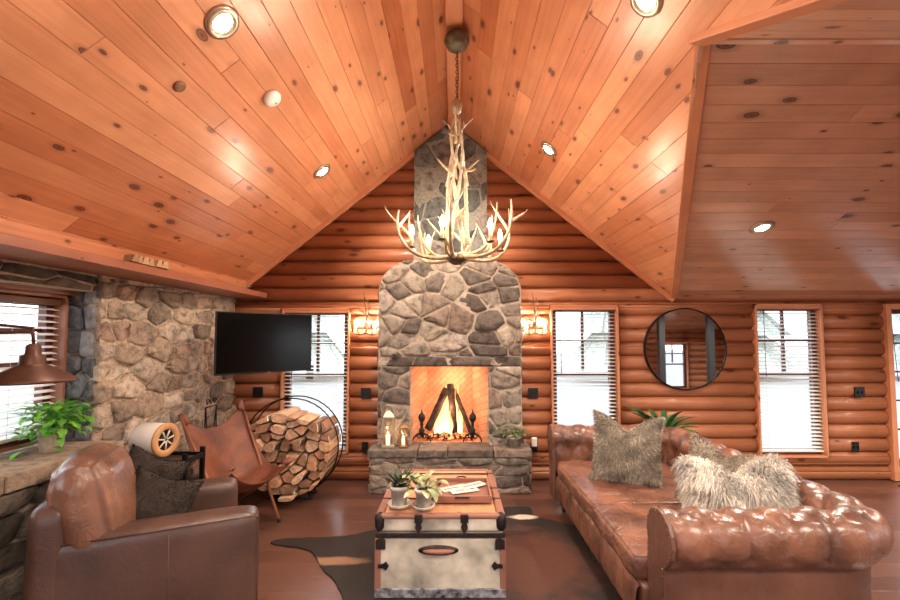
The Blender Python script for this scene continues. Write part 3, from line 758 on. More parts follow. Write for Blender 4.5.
# ---- antler sconces
ANT2 = plain('dark_antler', (84, 60, 42), .55, 0, 18, .3, .3)
def sconce(x, label):
    t = thing('antler_sconce', label, 'wall light', (x, YB-.01, 1.66), 0, 'antler sconces beside the chimney'); rd = random.Random(int(x*10)+40)
    mb = MB(); mb.lathe([(0, 0), (.035, .0), (.04, .008), (.03, .016), (0, .018)], 18, (0, 0, 0), M=Matrix.Translation((0, -.045, .08)) @ Matrix.Rotation(PI/2, 4, 'X')); mb.build('back_plate', BRONZE, t)
    mb = MB(); antler(mb, [(0, -.07, -.02), (.02, -.10, .12), (.0, -.09, .24), (-.03, -.08, .46)], .011, .004, rd, 3, .12); mb.build('antler', ANT2, t)
    mb = MB(); antler(mb, [(0, -.08, .10), (.03, -.10, .2), (.05, -.09, .28), (.02, -.08, .40)], .008, .003, rd, 2, .10); mb.build('antler', ANT2, t)
    for s_ in (-1, 1):
        mb = MB(); antler(mb, [(0, -.08, 0), (s_*.08, -.12, -.05), (s_*.13, -.14, -.02), (s_*.16, -.12, .05)], .010, .003, rd, 2, .07); mb.build('antler_arm', ANT2, t)
        c = MB(); c.lathe([(0, 0), (.02, .003), (.022, .01), (.009, .012), (.009, .05), (0, .051)], 12, (s_*.105, -.12, -.015)); c.build('candle_sleeve', CANDLE, t)
        c = MB(); c.lathe([(.007, 0), (.014, .018), (.015, .03), (.009, .05), (.002, .07), (0, .072)], 12, (s_*.105, -.12, .038)); c.build('bulb', BULB, t)
        point('sconce_light', (s_*.12, -.055, .11), 4.5, r=.02, parent=t)
sconce(-.995, 'antler wall sconce between the television window and the chimney')
sconce(.915, 'antler wall sconce on the chimney side nearer the leather sofa')
# ---- television on its wall arm
ca_, cb_ = Vector((-2.11, 3.80, 0)), Vector((-1.475, 4.45, 0)); dxy = (cb_-ca_); wtv = dxy.length; ang = math.atan2(dxy.y, dxy.x)
t = thing('television', 'flat black television angled out from the stone wall corner', 'television', ((ca_.x+cb_.x)/2, (ca_.y+cb_.y)/2, 1.555), ang)
mb = MB(); mb.box((0, .0, 0), (wtv, .03, .57)); mb.box((0, .03, -.03), (wtv*.6, .04, .34)); mb.build('housing', BLACKP, t, bevel=.006)
mb = MB(); mb.box((0, -.0165, .004), (wtv-.02, .003, .545)); mb.build('screen', plain('dark_screen', (7, 6, 6), .16, spec=.3), t)
mb = MB(); mb.box((.02, -.018, -.279), (.03, .002, .004)); mb.build('maker_mark', plain('silver_mark', (170, 170, 170), .4), t)
tvt = t; t2 = t
mb = MB(); c2 = (Vector(((ca_.x+cb_.x)/2, (ca_.y+cb_.y)/2, 0))-Vector((-2.3, 4.45, 0)))
nrm = Vector((-math.sin(ang), math.cos(ang), 0)); e_ = c2+nrm*.03
mb.tube([(-.19, .2, .04), (.02, .12, .04), e_+Vector((0, 0, .04))], .014, 8); mb.tube([(-.19, .2, -.04), (.02, .12, -.04), e_+Vector((0, 0, -.04))], .014, 8); mb.box((-.19, .2, 0), (.05, .1, .3)); LM = Matrix.Rotation(-ang, 4, 'Z') @ Matrix.Translation((-2.3-tvt.location.x, 4.45-tvt.location.y, 0)); mb.v = [tuple(LM @ Vector(p)) for p in mb.v]; mb.build('arm', BLACK, t2)
# ---- round mirror
t = thing('round_mirror', 'large round mirror in a thin black frame on the log wall', 'mirror', (2.61, YB-.085, 1.475))
MM = Matrix.Rotation(PI/2, 4, 'X')
mb = MB(); mb.lathe([(.0, -.035), (.455, -.035), (.462, -.03), (.462, .012), (.455, .016), (.448, .012), (.448, .002), (0, .002)], 96, M=MM); mb.build('frame', BLACK, t)
MIR, N, L, B = newmat('mirror_glass'); B.inputs['Metallic'].default_value = 1; B.inputs['Roughness'].default_value = .02; B.inputs['Base Color'].default_value = (.86, .86, .86, 1)
mb = MB(); mb.add([MM @ Vector((.447*math.cos(i*PI/48), .447*math.sin(i*PI/48), .006)) for i in range(96)], [tuple(range(96))]); o = mb.build('glass', MIR, t)
# dark posts standing in the far part of the room (seen in the mirror)
DKP = plain('dark_painted_post', (52, 54, 58), .5)
for x in (4.67, 5.78):
    mb = MB(); mb.box((x, 0, 1.15), (.13, .13, 2.30)); struct(mb.build('post', DKP, bevel=.004))
# ---- switch plates and sockets
def plate(x, z, label, w=.115, h=.115, name='switch_plate', mat=None, n=2):
    t = thing(name, label, 'switch' if name == 'switch_plate' else 'socket', (x, YB-.055, z), 0)
    mb = MB(); mb.box((0, 0, 0), (w, .014, h)); mb.build('plate', mat or BLACKP, t, bevel=.003)
    for i in range(n):
        mb = MB(); mb.box(((i-(n-1)/2)*.045, -.010, 0), (.012, .01, .028)); mb.build('toggle' if name == 'switch_plate' else 'outlet', BLACK, t, bevel=.002)
plate(-.995, .977, 'black double switch plate under the sconce beside the window with the television')
plate(.893, .977, 'black double switch plate under the sconce nearer the leather sofa')
plate(-2.215, .988, 'black switch plate below the television')
plate(4.578, .988, 'black double switch plate between the window and the glass door')
plate(-.999, .376, 'black socket low on the logs beside the hearth lanterns', .075, .115, 'wall_socket', None, 2)
plate(4.503, .376, 'black socket low on the logs near the glass door', .075, .115, 'wall_socket', None, 2)
plate(.90, .38, 'socket with a white plug-in unit beside the hearth plant', .075, .115, 'wall_socket', None, 1)
t = thing('plug_in_unit', 'small white plug-in unit in the socket beside the hearth', 'night light', (.895, YB-.085, .44)); mb = MB(); mb.box((0, 0, 0), (.06, .035, .1)); mb.build('body', WHITE, t, bevel=.008)
mb = MB(); mb.box((0, -.003, -.06), (.05, .03, .025)); mb.build('base', BLACKP, t, bevel=.004)
# ---- ceiling fittings
def fit(p, nrm, name, label, cat, prof, mats, extra=None):
    n_ = Vector(nrm).normalized(); M = n_.to_track_quat('Z', 'Y').to_matrix().to_4x4()
    t = thing(name, label, cat, p); mb = MB(); mb.lathe(prof, 28, M=M); mb.build('body', mats, t)
    return t, M
t, M = fit(onL(-1.191, 2.721), nL, 'smoke_detector', 'white round smoke detector on the pine ceiling slope', 'smoke detector', [(.058, 0), (.06, .018), (.052, .032), (.02, .036), (0, .036)], WHITE)
mb = MB(); mb.lathe([(.008, 0), (.008, .004), (0, .004)], 10, (.025, 0, .034), M=M); mb.build('test_button', plain('grey_button', (150, 150, 150), .5), t)
t, M = fit(onL(-1.467, 2.228), nL, 'ceiling_knob', 'small brown round cover on the pine ceiling beside the large downlight', 'ceiling cover', [(.032, 0), (.034, .006), (.024, .012), (0, .014)], plain('brown_cover', (132, 92, 64), .6, 0, 30, .3))
# ---- small things on the shelf board
WB = wood('split_wood_small', (200, 166, 128), (140, 100, 70), knot=.1, rough=.7)
rr = random.Random(3); ORD = ['first', 'second', 'third', 'fourth', 'fifth', 'sixth', 'seventh', 'eighth', 'ninth', 'tenth', 'eleventh', 'twelfth']
for i in range(7):
    mb = MB(); M = Matrix.Rotation(rr.uniform(-.5, .5), 4, 'Z') @ Matrix.Rotation(rr.uniform(-.4, .4), 4, 'X')
    L = rr.uniform(.06, .09); mb.prism([(-.03, 0), (.03, 0), (.02, .055), (-.012, .045)], -L/2, L/2, Matrix.Translation((-2.20+rr.uniform(-.02, .02), 2.90+i*.058, 2.125)) @ Matrix.Rotation(PI/2*.9+rr.uniform(-.3, .3), 4, 'Z') @ Matrix.Rotation(PI/2, 4, 'X'), (rr.random(),)*3)
    tag(mb.build('wood_chip', WB), 'small pale split wood piece on the shelf board, %s from its fireplace end' % ORD[6-i], 'wood piece', 'split wood pieces on the shelf board')
mb = MB()
for i in range(4): mb.tube([(-2.22+.02*math.cos(a+i), 4.55+.03*i+.05*math.sin(a), 2.125+.01*i) for a in [k*PI/6 for k in range(7)]], .006, 6)
tag(mb.build('small_ornament', plain('grey_stone', (120, 112, 104), .8, 0, 40, .3)), 'small grey ornament at the far end of the shelf board', 'ornament')
# ---- fire
FLAME, N, L, B = newmat('flame'); N.remove(B)
tc = nd(N, 'ShaderNodeTexCoord'); sp = nd(N, 'ShaderNodeSeparateXYZ'); L.new(tc.outputs['Generated'], sp.inputs[0])
r = ramp(N, [(0, (1, .66, .30)), (.5, (1, .52, .18)), (1, (1, .30, .07))]); L.new(sp.outputs[2], r.inputs[0])
em = nd(N, 'ShaderNodeEmission'); em.inputs[1].default_value = 3.2; L.new(r.outputs[0], em.inputs[0])
tr = nd(N, 'ShaderNodeBsdfTransparent'); lw = nd(N, 'ShaderNodeLayerWeight'); lw.inputs[0].default_value = .35
ms = nd(N, 'ShaderNodeMixShader'); ma = nd(N, 'ShaderNodeMath', operation='MULTIPLY_ADD'); ma.inputs[1].default_value = .75; L.new(sp.outputs[2], ma.inputs[0]); L.new(lw.outputs['Facing'], ma.inputs[2])
ma.use_clamp = True
L.new(ma.outputs[0], ms.inputs[0]); L.new(em.outputs[0], ms.inputs[1]); L.new(tr.outputs[0], ms.inputs[2]); L.new(ms.outputs[0], N['Material Output'].inputs[0])
BARK = plain('charred_bark', (60, 44, 36), .9, 0, 24, .5, .8)
LOGEND = wood('split_log_face', (206, 160, 118), (160, 108, 72), knot=.15, rough=.8)
t = thing('fire', 'bright orange fire burning among the leaning logs in the fireplace', 'fire', (-.05, 5.0, .47))
rf = random.Random(9)
for (x, y, r0, h) in ((-.10, .02, .055, .42), (-.03, .04, .05, .62), (.05, .03, .055, .54), (.12, .02, .045, .38), (-.15, .0, .035, .26), (.01, -.04, .04, .34), (-.06, .05, .04, .50), (.08, .05, .035, .60)):
    mb = MB(); pts = [(x+.018*math.sin(i*.9+x*20)*(i/6), y+.01*math.cos(i), .02+h*i/8) for i in range(9)]
    mb.tube(pts, [r0*(math.sin(PI*min(.98, (i/8*.82+.18)))**.9)*(1-.25*i/8)+.001 for i in range(9)], 12); mb.build('flame', FLAME, t, sub=1)
mb = MB()
EMB, N, L, B = newmat('embers'); tc = nd(N, 'ShaderNodeTexCoord'); n = nd(N, 'ShaderNodeTexNoise'); n.inputs['Scale'].default_value = 26; L.new(tc.outputs['Object'], n.inputs[0])
r = ramp(N, [(.45, (0, 0, 0)), (.62, (1, .22, .06))]); L.new(n.outputs[0], r.inputs[0]); L.new(r.outputs[0], B.inputs['Emission Color']); B.inputs['Emission Strength'].default_value = 3; B.inputs['Base Color'].default_value = (.03, .025, .02, 1); B.inputs['Roughness'].default_value = .95
for i in range(150):
    a, rr_ = rf.uniform(0, 2*PI), rf.random()**.5; x, y = .27*rr_*math.cos(a), .12*rr_*math.sin(a)-.01
    M = Matrix.Translation((x, y, .005+.035*(1-rr_)+rf.uniform(0, .02))) @ Matrix.Rotation(rf.uniform(0, 3), 4, 'Z') @ Matrix.Rotation(rf.uniform(0, 3), 4, 'X')
    mb.box((0, 0, 0), (rf.uniform(.02, .045), rf.uniform(.02, .03), rf.uniform(.015, .03)), M)
eb = mb.build('ember_bed', EMB, None, loc=(-.05, 4.98, .46)); tag(eb, 'glowing ember bed on the firebox floor under the logs', 'embers', kind='stuff')
point('fire_light', (-.05, 4.93, .80), 5, (1, .52, .30), .10)
point('fire_light', (-.02, 5.02, 1.10), 5, (1, .54, .32), .10)
for nm, a, b, lb in (('firewood_log', (-.30, 4.95, .56), (-.085, 5.0, 1.02), 'charred log leaning from the lantern side in the burning fire'), ('firewood_log', (.0, 4.97, .52), (-.045, 5.01, 1.07), 'charred upright log at the middle of the burning fire'), ('firewood_log', (.19, 4.96, .52), (.0, 5.06, 1.0), 'thin charred log leaning from the sofa side in the burning fire')):
    mb = MB(); P = bez(a, Vector(a).lerp(Vector(b), .33)+Vector((.01, 0, 0)), Vector(a).lerp(Vector(b), .66), b, 8)
    mb.tube(P, [(.042 if 'thin' not in lb else .026)*(1+.08*math.sin(i*2.1)) for i in range(9)], 9); tag(mb.build(nm, BARK), lb, 'log', 'logs burning in the fireplace')
IRON = plain('cast_iron', (30, 26, 25), .6, .4)
mb = MB()
t = thing('fire_grate', 'black iron grate holding the burning logs', 'grate', (-.05, 4.96, .447))
mb = MB()
for i in range(9): x = -.24+.06*i; mb.tube([(x, -.10, .06+.02), (x, -.09, .04), (x, .0, .03), (x, .1, .04)], .008, 6)
for y in (-.06, .07): mb.tube([(-.28, y, .03), (.28, y, .03)], .009, 6)
mb.build('bars', IRON, t)
for x in (-.25, .25):
    for y in (-.06, .07): mb = MB(); mb.tube([(x, y, .0), (x, y, .03)], .009, 6); mb.build('leg', IRON, t)
def andiron(x, label):
    t = thing('andiron', label, 'andiron', (x, 4.80, .449), 0, 'pair of andirons')
    mb = MB(); mb.lathe([(.012, .06), (.018, .09), (.03, .11), (.032, .14), (.016, .16), (.014, .19), (.022, .2), (.014, .215), (.02, .225), (.036, .25), (.04, .275), (.034, .3), (.014, .32), (.006, .34), (.004, .36), (0, .37)], 16); mb.build('finial_post', IRON, t)
    mb = MB()
    for s_ in (-1, 1): mb.tube(bez((0, 0, .10), (s_*.05, 0, .10), (s_*.10, 0, .06), (s_*.10, 0, .007), 8), [.014-.001*i for i in range(9)], 7); mb.tube([(s_*.03+.02*math.cos(a), -.005, .07+.02*math.sin(a)) for a in [k*PI/5 for k in range(11)]], .006, 5)
    mb.build('scrolled_foot', IRON, t)
    mb = MB(); mb.tube([(0, 0, .08), (0, .12, .07), (0, .22, .06), (0, .22, .0)], .009, 6); mb.build('log_bar', IRON, t)
andiron(-.355, 'black ball-topped andiron at the lantern side of the fire')
andiron(.205, 'black ball-topped andiron at the plant side of the fire')
# ---- lanterns
STEEL = plain('pale_steel', (200, 188, 170), .35, .85); LGL = thinglass('lantern_glass'); WAX = emis('lit_wax', (250, 226, 190), 1.0)
def lantern(x, y, w_, h, z, label, mat):
    t = thing('lantern', label, 'lantern', (x, y, z), .25); a = w_/2
    mb = MB(); mb.box((0, 0, .012), (w_+.012, w_+.012, .024)); mb.build('base', mat, t, bevel=.003)
    hb = h*.72
    for sx_ in (-1, 1):
        for sy_ in (-1, 1): mb = MB(); mb.box((sx_*(a-.005), sy_*(a-.005), .024+hb/2), (.01, .01, hb)); mb.build('corner_post', mat, t)
    for dx, dy, rot in ((0, -a+.004, 0), (0, a-.004, 0), (-a+.004, 0, 1), (a-.004, 0, 1)):
        mb = MB(); mb.box((dx, dy, .024+hb/2), ((.002, w_-.02, hb) if rot else (w_-.02, .002, hb))); mb.build('glass_panel', LGL, t)
    mb = MB(); mb.lathe([(a*1.5, hb+.022), (a*1.5, hb+.034), (a*.62, hb+.024+h*.16), (a*.6, hb+.024+h*.19), (0, hb+.024+h*.2)], 4, M=Matrix.Rotation(PI/4, 4, 'Z')); o = mb.build('roof', mat, t)
    for p in o.data.polygons: p.use_smooth = False
    zr = hb+.024+h*.2
    mb = MB(); mb.tube([(.0+.34*w_*math.cos(q), 0, zr+.0+.26*w_*math.sin(q)) for q in [i*PI/10 for i in range(11)]], .0035, 6); mb.build('handle', BLACK, t)
    mb = MB(); mb.lathe([(.0, 0), (w_*.2, 0), (w_*.2, h*.25), (w_*.1, h*.255), (0, h*.25)], 16, (0, 0, .0245)); mb.build('candle', WAX, t)
    mb = MB(); mb.lathe([(0, 0), (.006, .008), (.004, .02), (0, .03)], 8, (0, 0, .0245+h*.255)); mb.build('candle_flame', emis('candle_flame', (255, 190, 100), 30), t)
    point('candle_light', (0, 0, .05+h*.33), .25, (1, .65, .35), .01, t)
lantern(-.70, 4.62, .115, .40, .449, 'tall steel lantern with a lit white candle on the hearth', STEEL)
lantern(-.535, 4.60, .085, .245, .449, 'small square lantern with a lit candle beside the tall lantern', plain('aged_brass', (150, 116, 86), .4, .8))
# ---- plants
def leafmat(name, a, b, rough=.45):
    m, N, L, B = newmat(name); tc = nd(N, 'ShaderNodeTexCoord'); n = nd(N, 'ShaderNodeTexNoise'); n.inputs['Scale'].default_value = 14; L.new(tc.outputs['Object'], n.inputs[0])
    r = ramp(N, [(.35, lin(a)), (.65, lin(b))]); L.new(n.outputs[0], r.inputs[0]); L.new(r.outputs[0], B.inputs['Base Color']); B.inputs['Roughness'].default_value = rough
    B.inputs['Subsurface Weight'].default_value = 0; return m
def leaf(mb, o, yaw, L, W, rise, droop, fold=.25, n=8, pointy=1.0, twist=0):
    """a curved leaf blade from o; rise = start angle, droop = how far it bends over"""
    vs = []; uv = []; p = Vector(o); ang = rise; st = L/n
    for i in range(n+1):
        t = i/n; w_ = W*max(.02, math.sin(PI*min(1, (t*.93+.05)))**(.7 if pointy < 1 else pointy)); h = Vector((math.cos(yaw), math.sin(yaw), 0)); s_ = Vector((-math.sin(yaw), math.cos(yaw), 0))
        up = Vector((0, 0, 1))*math.cos(ang)-h*math.sin(ang)
        vs += [p+s_*w_+up*w_*fold, p, p-s_*w_+up*w_*fold]; uv += [(0, t), (.5, t), (1, t)]
        p = p+(h*math.cos(ang)+Vector((0, 0, 1))*math.sin(ang))*st; ang -= droop/n
    fs = []
    for i in range(n):
        a = i*3; fs += [(a, a+1, a+4, a+3), (a+1, a+2, a+5, a+4)]
    mb.add(vs, fs, uv, (1, 1, 1), True)
TERRA = plain('weathered_clay', (196, 180, 160), .9, 0, 14, .25, .3)
SOIL = plain('soil', (50, 38, 30), .95, 0, 40, .4, .8)
def pot(t, r, h, mat, z=0, saucer=False, rim=True):
    mb = MB(); z0 = z
    if saucer: mb2 = MB(); mb2.lathe([(0, 0), (r*1.0, 0), (r*1.28, .022), (r*1.22, .026), (r*.9, .010), (0, .010)], 24); mb2.build('saucer', mat, t); z0 = .011
    pr = [(0, z0), (r*.74, z0), (r*.94, z0+h*.8)]
    if rim: pr += [(r*1.03, z0+h*.8), (r*1.06, z0+h), (r*.92, z0+h)]
    else: pr += [(r, z0+h), (r*.9, z0+h)]
    pr += [(r*.86, z0+h*.86), (0, z0+h*.86)]
    mb.lathe(pr, 28); mb.build('pot', mat, t)
    mb = MB(); mb.lathe([(r*.86, z0+h*.865), (r*.4, z0+h*.9), (0, z0+h*.91)], 18); mb.build('soil', SOIL, t)
    return z0+h*.88
G1 = leafmat('bright_green_leaf', (120, 190, 60), (58, 132, 34)); G2 = leafmat('dark_green_leaf', (34, 72, 36), (58, 96, 50)); G3 = leafmat('olive_leaf', (84, 104, 58), (122, 138, 84)); G4 = leafmat('variegated_leaf', (112, 124, 80), (196, 194, 150))
rp = random.Random(12)
t = thing('potted_pothos', 'bright green leafy plant in a clay pot on the stone window ledge', 'plant', (-2.51, 2.72, .902)); zt = pot(t, .072, .145, TERRA, rim=False)
mb = MB(); st_ = MB()
for i in range(130):
    a = rp.uniform(0, 2*PI); q = rp.random(); l = .05+.12*q; hz = rp.uniform(.02, .19)*(1-.3*q)
    if i > 110: hz = rp.uniform(-.12, .02); l = rp.uniform(.11, .16)
    o = Vector((l*math.cos(a), l*math.sin(a), zt+hz)); st_.tube(bez((0, 0, zt), (o.x*.2, o.y*.2, zt+hz*.7+.05), (o.x*.7, o.y*.7, o.z+.05), o, 6), .0016, 4)
    leaf(mb, o, a+rp.uniform(-.7, .7), rp.uniform(.05, .085), rp.uniform(.015, .024), rp.uniform(-.3, .9), rp.uniform(.6, 1.6), .2, 6, .8)
mb.build('foliage', G1, t); st_.build('stems', G1, t)
t = thing('potted_agave', 'dark green spiky plant standing behind the leather sofa', 'plant', (2.17, 4.52, .0)); 
mb = MB(); mb.lathe([(0, 0), (.10, 0), (.15, .60), (.16, .63), (.13, .63), (.12, .57), (0, .57)], 28); mb.build('pot', plain('dark_pot', (58, 52, 48), .6), t)
mb = MB(); mb.lathe([(.122, .575), (0, .59)], 18); mb.build('soil', SOIL, t)
mb = MB()
for i in range(26):
    a = i*2.4; q = i/26; leaf(mb, (.03*math.cos(a),   .03*math.sin(a), .58), a, .40-.06*(1-q)+rp.uniform(-.04, .04), .032, 1.35-.7*(1-q), .9+rp.uniform(0, .6), .35, 12, .75)
for a_ in (3.3, 2.7): leaf(mb, (-.03, 0, .58), a_, .46, .09, 1.15, 1.0, .1, 10, .8)
mb.build('foliage', G2, t)
t = thing('hearth_plant', 'small olive green plant in a pale pot on the hearth', 'plant', (.635, 4.62, .449)); zt = pot(t, .07, .11, plain('pale_stoneware', (176, 166, 150), .8, 0, 20, .25, .3))
mb = MB()
for i in range(60):
    a = rp.uniform(0, 2*PI); l = rp.uniform(.02, .12); leaf(mb, (l*math.cos(a), l*math.sin(a), zt+rp.uniform(.0, .09)), a, rp.uniform(.07, .13), .013, rp.uniform(.2, 1.2), rp.uniform(.8, 1.8), .2, 6, .8)
mb.build('foliage', G3, t)
# ---- steamer trunk
t = thing('steamer_trunk', 'old cream canvas steamer trunk with wooden lid used as coffee table', 'trunk', (-.085, 3.20, .012), .0)
W_, D_, H_ = .80, .93, .50; hw, hd = W_/2, D_/2
CANV = plain('worn_cream_canvas', (188, 180, 166), .85, 0, 5, .38, .3); TW = wood('trunk_slat', (142, 96, 80), (98, 62, 52), knot=.1, rough=.5); TL = wood('trunk_lid_wood', (196, 144, 108), (160, 106, 76), knot=.2, rough=.45)
TM = plain('dark_trunk_metal', (52, 42, 40), .5, .6, 30, .35, .3); ZN = plain('worn_zinc', (150, 150, 158), .5, .5, 26, .7, .4)
mb = MB(); mb.box((0, 0, .19), (W_-.012, D_-.012, .38)); mb.build('body', CANV, t, bevel=.004)
mb = MB(); mb.box((0, 0, .437), (W_-.012, D_-.012, .098)); mb.build('lid', CANV, t, bevel=.02, seg=3)
for sy_ in (-1, 1):     # rims and slats
    mb = MB(); mb.box((0, sy_*(hd-.002), .372), (W_+.004, .014, .026)); mb.build('metal_band', TM, t, bevel=.002)
    mb = MB(); mb.box((0, sy_*(hd-.002), .027), (W_+.006, .016, .052)); mb.build('bottom_band', ZN, t, bevel=.002)
    mb = MB(); mb.box((0, sy_*(hd-.02), .484), (W_-.02, .045, .032)); mb.build('lid_edge', TW, t, bevel=.014, seg=4)
for sx_ in (-1, 1):
    mb = MB(); mb.box((sx_*(hw-.002), 0, .372), (.014, D_-.0, .026)); mb.build('metal_band', TM, t, bevel=.002)
    mb = MB(); mb.box((sx_*(hw-.002), 0, .027), (.016, D_-.0, .052)); mb.build('bottom_band', ZN, t, bevel=.002)
    mb = MB(); mb.box((sx_*(hw-.022), 0, .484), (.055, D_-.02, .034)); mb.build('lid_edge', TW, t, bevel=.014, seg=4)
    for sy_ in (-1, 1):
        mb = MB(); mb.box((sx_*(hw-.012), sy_*(hd-.003), .205), (.036, .014, .31)); mb.box((sx_*(hw-.003), sy_*(hd-.02), .205), (.014, .04, .31)); mb.build('corner_slat', TW, t, bevel=.003)
        mb = MB(); mb.lathe([(0, -.055), (.03, -.05), (.044, -.03), (.046, .02), (.040, .04), (.02, .052), (0, .056)], 14, (sx_*(hw-.022), sy_*(hd-.022), .45), sx=.75, sy=.75); mb.build('corner_cap', TM, t)
        mb = MB(); mb.prism([(-.03, -.035), (.03, -.035), (.03, .02), (.0, .04), (-.03, .02)], -.005, .007, Matrix.Translation((sx_*(hw-.03), sy_*hd, .325)) @ Matrix.Rotation(PI/2, 4, 'X')); mb.build('corner_bracket', TM, t, bevel=.002)
        mb = MB(); mb.prism([(-.03, -.012), (.0, -.012), (.02, -.026), (.038, 0), (.02, .026), (0, .012), (-.03, .012)] if sx_ < 0 else [(.03, -.012), (0, -.012), (-.02, -.026), (-.038, 0), (-.02, .026), (0, .012), (.03, .012)], -.005, .007, Matrix.Translation((sx_*(hw-.045), sy_*(hd+.002), .19)) @ Matrix.Rotation(PI/2, 4, 'X')); mb.build('fleur_bracket', TM, t, bevel=.002)
for x in (-.135, .15):
    mb = MB(); mb.box((x, -hd-.002, .475), (.05, .014, .05)); mb.prism([(-.012, .0), (.012, 0), (.022, -.035), (0, -.075), (-.022, -.035)], -.008, .008, Matrix.Translation((x, -hd-.0, .455)) @ Matrix.Rotation(PI/2, 4, 'X')); mb.build('latch', TM, t, bevel=.003)
mb = MB(); mb.lathe([(0, 0), (1, 0), (1, .006), (0, .007)], 30, M=Matrix.Translation((-.012, -hd+.004, .283)) @ Matrix.Rotation(PI/2, 4, 'X') @ Matrix.Diagonal((.125, .030, 1, 1))); mb.build('handle_plate', TM, t)
mb = MB(); mb.tube(bez((-.105, -hd-.01, .283), (-.06, -hd-.035, .29), (.04, -hd-.035, .29), (.085, -hd-.01, .283), 12), [.006, .009, .012, .014, .015, .016, .016, .016, .015, .014, .012, .009, .006], 8); mb.build('handle', plain('leather_handle', (150, 98, 84), .5), t)
mb = MB(); mb.box((0, 0, .4885), (W_-.10, D_-.08, .006)); mb.build('lid_panel', TL, t, bevel=.002)
for y in (-.2, .0, .33): mb = MB(); mb.box((0, y, .500), (W_+.0, .02, .007)); mb.build('lid_strap', TM, t, bevel=.002)
TOP = .012+.5035
# tray and papers
t = thing('serving_tray', 'wooden serving tray with handles on the trunk lid', 'tray', (.055, 3.10, TOP+.002)); tw, td = .40, .38
mb = MB(); mb.box((0, 0, .006), (tw, td, .012)); mb.build('tray_base', TW, t)
for sx_ in (-1, 1): mb = MB(); mb.box((sx_*(tw/2-.008), 0, .027), (.016, td, .03)); mb.build('side', TW, t, bevel=.003)
for sy_ in (-1, 1):
    mb = MB(); mb.box((0, sy_*(td/2-.008), .027), (tw-.032, .016, .03)); mb.build('side', TW, t, bevel=.003)
    mb = MB(); mb.tube(bez((-.045, sy_*(td/2+.002), .03), (-.04, sy_*(td/2+.03), .045), (.04, sy_*(td/2+.03), .045), (.045, sy_*(td/2+.002), .03), 8), .005, 6); mb.build('handle', BLACK, t)
PAPER = plain('printed_card', (226, 216, 200), .35, 0, 12, .2)
for i, (x, y, a, lb) in enumerate(((.0, 3.14, .5, 'pale folded paper lying deepest in the serving tray'), (.07, 3.08, .35, 'pale folded paper lying across the middle of the serving tray'), (.13, 3.16, .6, 'pale folded paper at the far corner of the serving tray'))):
    mb = MB(); M = Matrix.Translation((x, y, TOP+.018+.006*i)) @ Matrix.Rotation(a, 4, 'Z'); mb.box((0, 0, 0), (.2, .085, .004), M); mb.box((0, .0, .0025), (.16, .012, .001), M, mi=1); tag(mb.build('folded_paper', [PAPER, BLACKP]), lb, 'paper')
WG = plain('limewashed_clay', (196, 190, 180), .85, 0, 16, .25, .35)
t = thing('potted_aloe', 'spiky dark green succulent in a whitewashed pot on the trunk', 'plant', (-.355, 2.86, TOP+.001)); zt = pot(t, .062, .125, WG, saucer=True)
mb = MB()
for i in range(30): a = i*2.4; leaf(mb, (.012*math.cos(a), .012*math.sin(a), zt), a, rp.uniform(.11, .17), .011, 1.4-.6*(1-i/30)-.2, .3, .5, 7, .9)
mb.build('foliage', leafmat('aloe_leaf', (40, 58, 36), (74, 78, 56)), t)
t = thing('potted_variegated_plant', 'pale green broad leaved plant in a whitewashed pot on the trunk', 'plant', (-.195, 2.83, TOP+.001)); zt = pot(t, .058, .115, WG, saucer=True)
mb = MB()
for i in range(24):
    a = rp.uniform(0, 2*PI); l = rp.uniform(.01, .09); leaf(mb, (l*math.cos(a), l*math.sin(a), zt+rp.uniform(.0, .06)), a+rp.uniform(-.4, .4), rp.uniform(.09, .13), rp.uniform(.022, .03), rp.uniform(.1, 1.0), rp.uniform(1.0, 2.2), .2, 7, .8)
mb.build('foliage', G4, t)
# ---- cowhide rug
HIDE, N, L, B = newmat('cowhide'); tc = nd(N, 'ShaderNodeTexCoord'); n = nd(N, 'ShaderNodeTexNoise'); n.inputs['Scale'].default_value = 4.5; n.inputs['Detail'].default_value = 6; n.inputs['Roughness'].default_value = .65; L.new(tc.outputs['Object'], n.inputs[0])
sp = nd(N, 'ShaderNodeSeparateXYZ'); L.new(tc.outputs['Object'], sp.inputs[0])
def near(cx0, cy0, rx_, ry_):
    v = nd(N, 'ShaderNodeVectorMath', operation='SUBTRACT'); v.inputs[1].default_value = (cx0, cy0, 0); L.new(tc.outputs['Object'], v.inputs[0])
    s_ = nd(N, 'ShaderNodeVectorMath', operation='DIVIDE'); s_.inputs[1].default_value = (rx_, ry_, 1); L.new(v.outputs[0], s_.inputs[0])
    l = nd(N, 'ShaderNodeVectorMath', operation='LENGTH'); L.new(s_.outputs[0], l.inputs[0])
    m_ = nd(N, 'ShaderNodeMath', operation='MULTIPLY_ADD'); m_.inputs[1].default_value = 1.6; L.new(n.outputs[0], m_.inputs[0]); L.new(l.outputs['Value'], m_.inputs[2])
    r = ramp(N, [(.0, (1,)*3), (.72, (1,)*3), (.98, (0,)*3)]); k = nd(N, 'ShaderNodeMath', operation='MULTIPLY'); k.inputs[1].default_value = .5; L.new(m_.outputs[0], k.inputs[0]); L.new(k.outputs[0], r.inputs[0]); return r.outputs[0]
c = mixc(N, L, near(.55, 3.15, .42, .55), lin((30, 22, 19)), lin((84, 46, 34)))
c = mixc(N, L, near(-.86, 3.17, .22, .06), c, lin((140, 104, 80)))
c = mixc(N, L, near(.62, 3.92, .13, .05), c, lin((216, 200, 184)))
n3 = nd(N, 'ShaderNodeTexNoise'); n3.inputs['Scale'].default_value = 160; L.new(tc.outputs['Object'], n3.inputs[0])
